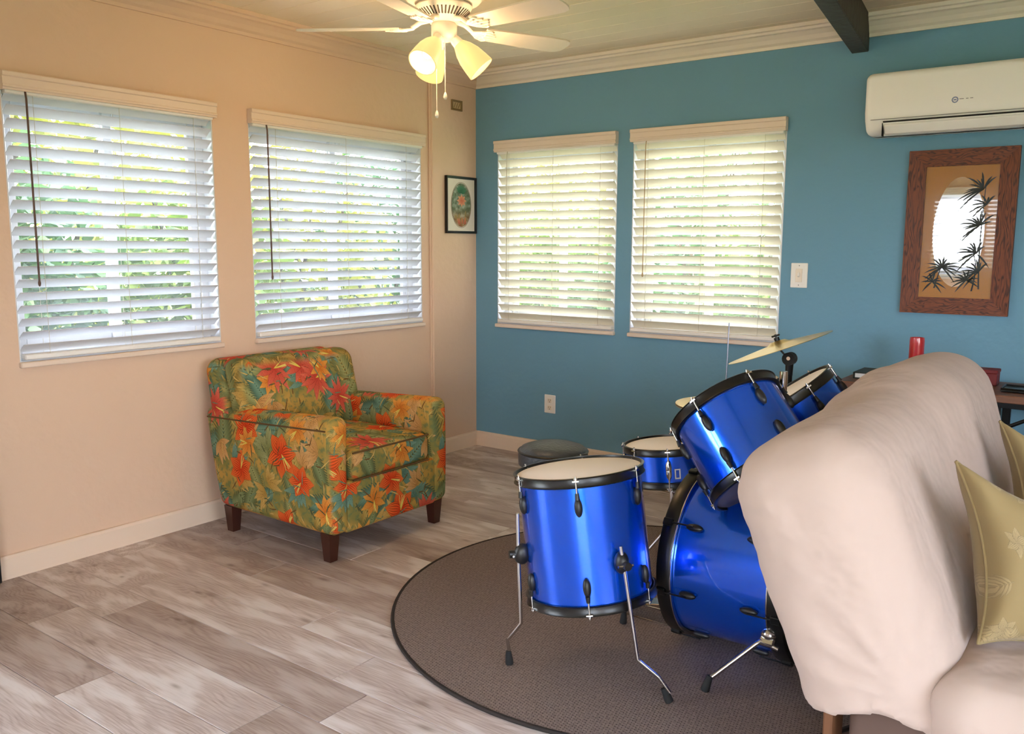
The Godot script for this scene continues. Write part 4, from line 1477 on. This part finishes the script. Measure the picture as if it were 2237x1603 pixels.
func sofa():
	var root := thing("sofa", "sofa draped in a cream slipcover, seen from its near end", "sofa", Vector3(3.7, 0, 1.85))
	var fold := noise(1.0, 3, 2)
	var frame_of := func(lean: float) -> Basis:
		var up := Vector3(-lean, 1, 0).normalized()
		return Basis(Vector3(up.y, -up.x, 0), up, Vector3.BACK).inverse()
	var near_frame: Basis = frame_of.call(0.42)
	var far_frame: Basis = frame_of.call(0.298)
	var pull := Vector3(3.44, 0.40, 2.70)
	var tuck := Vector3(3.05, 0.83, 2.55)
	var back_f := func(p: Vector3) -> float:
		var q := near_frame * (p - Vector3(3.257, 0.537 + 0.024 * (2.271 - p.z), 2.271))
		var d := sd_box(q, Vector3(0.19, 0.442, 0.444), 0.15)
		var e := sd_box(far_frame * (p - Vector3(3.233, 0.646, 1.5)), Vector3(0.19, 0.381, 0.363), 0.167)
		d = smin(d, e, 0.25)
		# cloth: pull folds fanning out from the tuck beside the seat and across the top corner
		var w := p - pull
		var ang := atan2(w.y, w.x - 0.3 * w.z)
		d += sin(ang * 17.0 + 4.0 * w.length()) * 0.007 * exp(-w.length() * 4.0) * smoothstep(0.03, 0.12, w.length())
		var t := p - tuck
		d += sin((t.y - 0.35 * t.x + 0.25 * t.z) * 95.0 + sin(t.x * 9.0)) * 0.0032 * exp(-t.length() * 4.5)
		d += fold.get_noise_3d(q.x * 6.0 + q.y * 3.0, q.y * 1.5 - q.x * 1.0, p.z * 2.0) * 0.005
		var hem := 0.315 + 0.03 * sin(p.x * 15.0 + 1.2) + 0.012 * sin(p.z * 11.0)
		return maxf(d, hem - p.y)
	part(root, "back_cover", nets(Vector3(2.84, 0.24, 1.02), Vector3(3.66, 1.15, 2.78), 0.015, back_f), M.cover)
	var seat_f := func(p: Vector3) -> float:
		var d := sd_box(p - Vector3(3.89, 0.32, 1.87), Vector3(0.44, 0.155, 0.875), 0.095)
		d += fold.get_noise_3d(p.x * 3.0, p.y * 6.0, p.z * 3.0) * 0.010
		var hem := 0.24 + 0.05 * sin(p.x * 9.0 + 0.8)
		return maxf(d, hem - p.y)
	part(root, "seat_cover", nets(Vector3(3.36, 0.14, 0.94), Vector3(4.4, 0.56, 2.82), 0.02, seat_f), M.cover)
	var b := MB.new()
	b.rbox(Vector3(3.78, 0.215, 1.86), Vector3(0.5, 0.165, 0.81), 0.03, 3, 4)
	part(root, "base", b, M.sofa_brown)
	b = MB.new()
	b.box(Vector3(3.235, 0.2, 2.62), Vector3(0.022, 0.36, 0.1), 0.004)
	b.box(Vector3(3.235, 0.2, 1.1), Vector3(0.022, 0.36, 0.1), 0.004)
	part(root, "back_post", b, M.sofa_wood)
	for q in [[3.34, 2.6], [4.2, 2.6], [3.34, 1.12], [4.2, 1.12]]:
		b = MB.new()
		b.box(Vector3(q[0], 0.026, q[1]), Vector3(0.06, 0.052, 0.06), 0.004)
		part(root, "foot", b, M.dark_wood)
	cushion("olive gold leaf-patterned pillow nearest the viewer on the sofa", Vector3(3.431, 0.885, 2.42), Vector3(0.09, -0.40, 0.10), Vector3(0.30, -0.13, -0.24), 0.095)
	cushion("olive gold leaf-patterned pillow at the far end of the sofa", Vector3(3.443, 0.885, 1.8), Vector3(0.09, -0.39, 0.08), Vector3(0.29, -0.13, -0.22), 0.09)

# square pillow from its top corner and two sides
func cushion(label: String, tip: Vector3, s1: Vector3, s2: Vector3, thick: float):
	var c := tip + (s1 + s2) * 0.5
	var n := s2.cross(s1).normalized()
	if n.z < 0: n = -n
	var root := thing("throw_pillow", label, "pillow", c, "leaf-patterned pillows on the sofa")
	var N := 18
	var b := MB.new()
	b.smooth(0)
	for sg in [1.0, -1.0]:
		var g := []
		for i in N + 1:
			var row := []
			for j in N + 1:
				var u := -cos(PI * i / N)
				var v := -cos(PI * j / N)
				var x := u * (1.0 - 0.24 * (1.0 - v * v) * u * u)
				var y := v * (1.0 - 0.24 * (1.0 - u * u) * v * v)
				var h := thick * pow(maxf((1.0 - u * u) * (1.0 - v * v), 0.0), 0.36) * (1.0 + 0.08 * sin(u * 7.0 + v * 5.0) * (u * u + v * v))
				row.append([(s2 * x + s1 * y) * 0.5 + n * h * sg, Vector2(u, v) * 0.5])
			g.append(row)
		for i in N:
			for j in N:
				var q := [g[i][j], g[i + 1][j], g[i + 1][j + 1], g[i][j + 1]]
				if (q[1][0] - q[0][0]).cross(q[3][0] - q[0][0]).dot(n * sg) < 0: q.reverse()
				b.quad(q[0][0], q[1][0], q[2][0], q[3][0], q[0][1], q[1][1], q[2][1], q[3][1])
	inst(root, "cover", b.done(), M.pillow)
	b = MB.new()
	var loop := []
	for k in 4:
		for i in N:
			var t := -cos(PI * i / N)
			var uv: Vector2 = [Vector2(t, -1), Vector2(1, t), Vector2(-t, 1), Vector2(-1, -t)][k]
			var x := uv.x * (1.0 - 0.24 * (1.0 - uv.y * uv.y) * uv.x * uv.x)
			var y := uv.y * (1.0 - 0.24 * (1.0 - uv.x * uv.x) * uv.y * uv.y)
			loop.append((s2 * x + s1 * y) * 0.5)
	loop.append(loop[0])
	b.tube(loop, 0.004, 6, false)
	inst(root, "seam_cord", b.done(), M.pillow)

# ---------------------------------------------------------------- things on the walls
func ellipse(c: Vector2, rx: float, ry: float, n := 48) -> PackedVector2Array:
	var p := PackedVector2Array()
	for i in n: p.append(c + Vector2(cos(TAU * i / n) * rx, sin(TAU * i / n) * ry))
	return p

func framed(root: Node3D, w: float, h: float, fw: float, depth: float, m: Material, mitre := true):
	# four mitred bars round a w x h outline centred on the origin, face towards +Z
	for k in 4:
		var b := MB.new()
		b.flat()
		var hw := w / 2
		var hh := h / 2
		var o := [Vector2(-hw, -hh), Vector2(hw, -hh), Vector2(hw, hh), Vector2(-hw, hh)]
		var i := [Vector2(-hw + fw, -hh + fw), Vector2(hw - fw, -hh + fw), Vector2(hw - fw, hh - fw), Vector2(-hw + fw, hh - fw)]
		var a: Vector2 = o[k]
		var d: Vector2 = o[(k + 1) % 4]
		var e: Vector2 = i[(k + 1) % 4]
		var f: Vector2 = i[k]
		var z := depth
		var zi := depth * 0.7
		var v := func(p: Vector2, zz: float) -> Vector3: return Vector3(p.x, p.y, zz)
		b.quad(v.call(a, z), v.call(d, z), v.call(e, zi), v.call(f, zi), Vector2(0, 0), Vector2(1, 0), Vector2(0.9, 0.7), Vector2(0.1, 0.7))
		b.quad(v.call(d, 0), v.call(d, z), v.call(a, z), v.call(a, 0), Vector2(1, 0.2), Vector2(1, 0), Vector2(0, 0), Vector2(0, 0.2))
		b.quad(v.call(f, 0), v.call(f, zi), v.call(e, zi), v.call(e, 0))
		b.quad(v.call(a, 0), v.call(f, 0), v.call(e, 0), v.call(d, 0))
		inst(root, "frame_bar", b.done(), m)

func wall_things():
	var b: MB
	# air conditioner
	var root := thing("air_conditioner", "white split air conditioner on the blue wall above the mirror", "air conditioner", Vector3(3.03, 1.93, 0))
	b = MB.new()
	var df := func(p: Vector3) -> Vector3:
		return p + Vector3(0, 0, -0.06 * clampf((-p.y - 0.06) / 0.09, 0, 1) * (1.0 if p.z > 0 else 0.0))
	b.rbox(Vector3(3.03, 2.075, 0.1), Vector3(0.46, 0.145, 0.1), 0.032, 5, 6, df)
	part(root, "casing", b, M.ac)
	b = MB.new()
	b.box(Vector3(3.06, 1.989, 0.176), Vector3(0.80, 0.006, 0.036), 0.001)
	part(root, "air_slot", b, M.ac_dark)
	b = MB.new()
	b.rbox(Vector3(3.06, 1.958, 0.163), Vector3(0.40, 0.026, 0.010), 0.008, 3, 3, null, Basis(Vector3.RIGHT, 0.62))
	part(root, "louver", b, M.ac)
	b = MB.new()
	b.box(Vector3(2.655, 1.955, 0.166), Vector3(0.003, 0.06, 0.03), 0.0)
	part(root, "louver_gap", b, M.ac_dark)
	b = MB.new()
	b.box(Vector3(3.03, 2.0, 0.2005), Vector3(0.85, 0.003, 0.003), 0.0)
	part(root, "panel_seam", b, M.print_grey)
	b = MB.new(Transform3D(Basis(Vector3.RIGHT, PI / 2), Vector3(2.97, 2.062, 0.2003)))
	b.lathe([Vector2(0.009, 0), Vector2(0.014, 0), Vector2(0.014, 0.0006), Vector2(0.009, 0.0006), Vector2(0.009, 0)], 24)
	b.box(Vector3(0, 0.0003, 0), Vector3(0.012, 0.0006, 0.006))
	part(root, "emblem", b, M.print_blue)
	b = MB.new()
	for e in [[2.997, 0.018], [3.02, 0.01], [3.038, 0.012]]: b.box(Vector3(e[0], 2.064, 0.2005), Vector3(e[1], 0.003, 0.001))
	part(root, "small_print", b, M.print_grey)

	# mirror in a broad wooden frame
	root = thing("wall_mirror", "oval mirror painted with palms in a broad reddish wooden frame", "mirror", Vector3(2.9915, 1.4655, 0.0))
	framed(root, 0.476, 0.788, 0.079, 0.03, M.frame_wood)
	b = MB.new()
	b.box(Vector3(0, 0, 0.008), Vector3(0.33, 0.645, 0.006))
	inst(root, "ochre_panel", b.done(), M.ochre)
	b = MB.new()
	b.prism(ellipse(Vector2(0, 0.0), 0.112, 0.262, 72), 0.011, 0.0125, true)
	inst(root, "mirror_glass", b.done(), M.mirror)
	# palm fronds painted on the glass
	rng.seed = 8
	var stems := [[Vector2(0.105, -0.27), Vector2(0.09, -0.05), Vector2(0.105, 0.23)], [Vector2(0.075, -0.28), Vector2(0.1, -0.15), Vector2(0.07, -0.1)], [Vector2(-0.09, -0.27), Vector2(-0.075, -0.2), Vector2(-0.06, -0.15)]]
	var tufts := [[Vector2(0.095, 0.2), 0.12, 19], [Vector2(0.09, 0.03), 0.105, 17], [Vector2(0.085, -0.1), 0.105, 16], [Vector2(-0.06, -0.17), 0.095, 15], [Vector2(0.05, -0.23), 0.08, 12], [Vector2(0.1, -0.19), 0.1, 14], [Vector2(-0.1, -0.24), 0.07, 10], [Vector2(0.115, 0.13), 0.08, 11]]
	for s in stems:
		b = MB.new()
		var l := PackedVector2Array()
		for i in 11:
			var t := i / 10.0
			var p: Vector2 = s[0].lerp(s[1], t).lerp(s[1].lerp(s[2], t), t)
			l.append(p)
		var out := PackedVector2Array()
		for i in 11: out.append(l[i] + Vector2(-0.0035 + 0.002 * i / 10, 0))
		for i in range(10, -1, -1): out.append(l[i] + Vector2(0.0035 - 0.002 * i / 10, 0))
		b.prism(out, 0.0126, 0.0130)
		inst(root, "painted_stem", b.done(), M.palm_paint)
	for tf in tufts:
		b = MB.new()
		for k in tf[2]:
			var a: float = -0.6 + (PI + 1.2) * k / (tf[2] - 1) + rng.randf_range(-0.1, 0.1)
			var l: float = tf[1] * rng.randf_range(0.65, 1.1)
			var p: Vector2 = tf[0]
			var poly := PackedVector2Array()
			var droop := -0.35 * l
			for i in 6:
				var t := i / 5.0
				var w := 0.0042 * sin(PI * (0.08 + 0.92 * t))
				poly.append(p + Vector2(cos(a), sin(a)) * l * t + Vector2(0, droop * t * t) + Vector2(-sin(a), cos(a)) * w)
			for i in range(5, -1, -1):
				var t := i / 5.0
				var w := 0.0042 * sin(PI * (0.08 + 0.92 * t))
				poly.append(p + Vector2(cos(a), sin(a)) * l * t + Vector2(0, droop * t * t) - Vector2(-sin(a), cos(a)) * w)
			var inside := true
			for q in poly:
				if absf(q.x) > 0.158 or absf(q.y) > 0.312: inside = false
			if inside: b.prism(poly, 0.0126, 0.0131)
		inst(root, "painted_frond", b.done(), M.palm_paint)

	# framed oval print on the cream wall
	root = thing("framed_print", "small black-framed oval flower print beside the corner", "picture", Vector3(0.002, 1.66, 0.172), "", LEFT.basis)
	framed(root, 0.31, 0.372, 0.016, 0.02, M.frame_black)
	b = MB.new()
	b.box(Vector3(0, 0, 0.007), Vector3(0.282, 0.344, 0.006))
	inst(root, "mat_board", b.done(), M.mat_board)
	b = MB.new()
	b.smooth(0)
	var el := ellipse(Vector2.ZERO, 0.098, 0.142, 64)
	for i in 64:
		var p: Vector2 = el[i]
		var q: Vector2 = el[(i + 1) % 64]
		b.tri(Vector3(0, 0.004, 0.0108), Vector3(p.x, p.y, 0.0108), Vector3(q.x, q.y, 0.0108), Vector2(0.5, 0.5), Vector2(0.5 + p.x / 0.2, 0.5 - p.y / 0.288), Vector2(0.5 + q.x / 0.2, 0.5 - q.y / 0.288))
	inst(root, "oval_print", b.done(), M.art)
	b = MB.new()
	for sc in [1.0, 1.05]:
		var loop := []
		for i in 49: loop.append(Vector3(el[(i * 64 / 48) % 64].x * sc, el[(i * 64 / 48) % 64].y * sc, 0.0105))
		b.tube(loop, 0.0012, 5, false)
	inst(root, "oval_line", b.done(), M.gold_line)

	# small louvered plate high in the corner
	root = thing("wall_vent", "small beige vent plate high on the cream wall beside the corner", "vent", Vector3(0.0, 2.3, 0.205), "", LEFT.basis)
	framed(root, 0.104, 0.066, 0.013, 0.012, M.beige2)
	b = MB.new()
	b.box(Vector3(0, 0, 0.003), Vector3(0.08, 0.042, 0.005))
	inst(root, "plate", b.done(), M.beige)
	for k in 3:
		b = MB.new()
		b.box(Vector3(-0.022 + 0.022 * k, 0, 0.008), Vector3(0.004, 0.036, 0.004), 0.001, Basis(Vector3.BACK, -0.5))
		inst(root, "slat", b.done(), M.beige2)

	# light switch
	root = thing("light_switch", "white light switch plate on the blue wall right of the blinds", "switch", Vector3(2.232, 1.242, 0))
	b = MB.new()
	b.box(Vector3(2.232, 1.242, 0.004), Vector3(0.09, 0.132, 0.008), 0.003)
	part(root, "plate", b, M.white)
	b = MB.new()
	b.box(Vector3(2.232, 1.242, 0.0095), Vector3(0.036, 0.072, 0.004), 0.0015)
	var rk := part(root, "surround", b, M.trim)
	b = MB.new()
	b.box(Vector3(2.232, 1.246, 0.015), Vector3(0.01, 0.024, 0.012), 0.002, Basis(Vector3.RIGHT, -0.4))
	part(rk, "toggle", b, M.white)
	b = MB.new()
	for y in [1.19, 1.294]: b.ball(Vector3(2.232, y, 0.008), Vector3(0.003, 0.003, 0.0015))
	part(root, "screw", b, M.print_grey)
	# outlet
	root = thing("wall_outlet", "white electrical outlet low on the blue wall", "outlet", Vector3(0.627, 0.36, 0))
	b = MB.new()
	b.box(Vector3(0.627, 0.36, 0.004), Vector3(0.086, 0.122, 0.008), 0.003)
	part(root, "plate", b, M.white)
	for y in [0.384, 0.336]:
		b = MB.new()
		b.box(Vector3(0.627, y, 0.0088), Vector3(0.034, 0.03, 0.003), 0.001)
		var sk := part(root, "socket", b, M.trim)
		b = MB.new()
		for x in [-0.007, 0.007]: b.box(Vector3(0.627 + x, y + 0.003, 0.0104), Vector3(0.0025, 0.01, 0.0006))
		b.box(Vector3(0.627, y - 0.009, 0.0104), Vector3(0.005, 0.005, 0.0006))
		part(sk, "slots", b, M.ac_dark)

# ---------------------------------------------------------------- table by the blue wall
func table_things():
	var b: MB
	var root := thing("console_table", "wooden-topped table with black metal legs behind the sofa", "table", Vector3(3.35, 0, 0.29))
	b = MB.new()
	b.box(Vector3(3.35, 0.752, 0.29), Vector3(1.5, 0.032, 0.44), 0.004)
	part(root, "table_top", b, M.table_top)
	b = MB.new()
	b.box(Vector3(3.35, 0.722, 0.29), Vector3(1.44, 0.026, 0.38), 0.002)
	part(root, "apron", b, M.black_metal)
	for x in [2.66, 3.27, 4.04]:
		for z in [0.12, 0.46]:
			b = MB.new()
			b.box(Vector3(x, 0.356, z), Vector3(0.034, 0.712, 0.034), 0.003)
			part(root, "leg", b, M.black_metal)
	for x in [3.27]:
		for s in [-1.0, 1.0]:
			b = MB.new()
			b.tube([Vector3(x, 0.6, 0.46), Vector3(x + s * 0.2, 0.712, 0.46)], 0.009, 6)
			part(root, "brace", b, M.black_metal)
	var ty := 0.769
	# red jar candle
	root = thing("jar_candle", "red glass jar candle on the table below the mirror", "candle", Vector3(2.888, ty, 0.24))
	b = MB.new()
	var jc := Vector3(2.888, ty, 0.24)
	b.lathe([Vector2(0, 0), Vector2(0.03, 0), Vector2(0.033, 0.006), Vector2(0.033, 0.185), Vector2(0.031, 0.2), Vector2(0.028, 0.2), Vector2(0.029, 0.18), Vector2(0, 0.178)], 32, jc)
	part(root, "jar", b, M.red_glass)
	b = MB.new()
	b.lathe([Vector2(0, 0.178), Vector2(0.028, 0.179), Vector2(0.02, 0.183), Vector2(0, 0.182)], 24, jc)
	var wx := part(root, "wax", b, M.red_wax)
	b = MB.new()
	b.tube([jc + Vector3(0, 0.18, 0), jc + Vector3(0.001, 0.192, 0)], 0.0012, 6)
	part(wx, "wick", b, M.black)
	# small stack at the left end of the table
	root = thing("book", "dark-covered book with pale pages at the table's left end", "book", Vector3(2.72, ty, 0.3))
	b = MB.new()
	b.box(Vector3(2.72, ty + 0.003, 0.3), Vector3(0.15, 0.005, 0.2), 0.001)
	b.box(Vector3(2.72, ty + 0.029, 0.3), Vector3(0.15, 0.005, 0.2), 0.001)
	b.box(Vector3(2.648, ty + 0.016, 0.3), Vector3(0.006, 0.03, 0.2), 0.001)
	part(root, "cover", b, M.book_dark)
	b = MB.new()
	b.box(Vector3(2.722, ty + 0.016, 0.3), Vector3(0.138, 0.021, 0.19), 0.001)
	part(root, "pages", b, M.paper)
	# red box and black tray further right
	root = thing("small_box", "small dark red box on the table half hidden by the sofa", "box", Vector3(3.185, ty, 0.2))
	b = MB.new()
	b.box(Vector3(3.185, ty + 0.028, 0.2), Vector3(0.1, 0.056, 0.09), 0.003)
	part(root, "body", b, M.red_box)
	b = MB.new()
	b.box(Vector3(3.185, ty + 0.064, 0.2), Vector3(0.106, 0.016, 0.096), 0.003)
	part(root, "lid", b, M.red_box)
	root = thing("black_tray", "flat black oblong tray on the table at the right edge", "tray", Vector3(3.4, ty, 0.34))
	b = MB.new()
	b.rbox(Vector3(3.4, ty + 0.006, 0.34), Vector3(0.13, 0.006, 0.07), 0.005, 3, 3)
	part(root, "tray_base", b, M.black)
	b = MB.new()
	b.tube([Vector3(3.275, ty + 0.014, 0.275), Vector3(3.525, ty + 0.014, 0.275), Vector3(3.525, ty + 0.014, 0.405), Vector3(3.275, ty + 0.014, 0.405), Vector3(3.275, ty + 0.014, 0.275)], 0.005, 6)
	part(root, "tray_rim", b, M.black)

# ---------------------------------------------------------------- dark shelf at the left edge of the photograph
func edge_shelf():
	var root := thing("black_shelf", "black shelf stand against the cream wall at the left edge", "shelf", Vector3(0.25, 0, 3.6))
	var b: MB
	for q in [[0.045, 3.212], [0.045, 3.98], [0.44, 3.6], [0.44, 3.98]]:
		b = MB.new()
		b.box(Vector3(q[0], 0.715, q[1]), Vector3(0.04, 1.41, 0.04), 0.003)
		part(root, "post", b, M.frame_black)
	for q in [[0.045, 3.6, 0.8], [0.455, 3.68, 0.6]]:
		b = MB.new()
		b.box(Vector3(q[0], 0.013, q[1]), Vector3(0.042, 0.026, q[2]), 0.004)
		part(root, "runner", b, M.frame_black)
	for y in [0.35, 0.75, 1.15, 1.41]:
		b = MB.new()
		b.box(Vector3(0.245, y, 3.79), Vector3(0.38, 0.02, 0.42), 0.003)
		part(root, "shelf_board", b, M.frame_black)

func _ready():
	camera_and_sky()
	materials()
	room()
	windows()
	outside()
	fan()
	armchair()
	rug()
	drums()
	sofa()
	wall_things()
	table_things()
	edge_shelf()
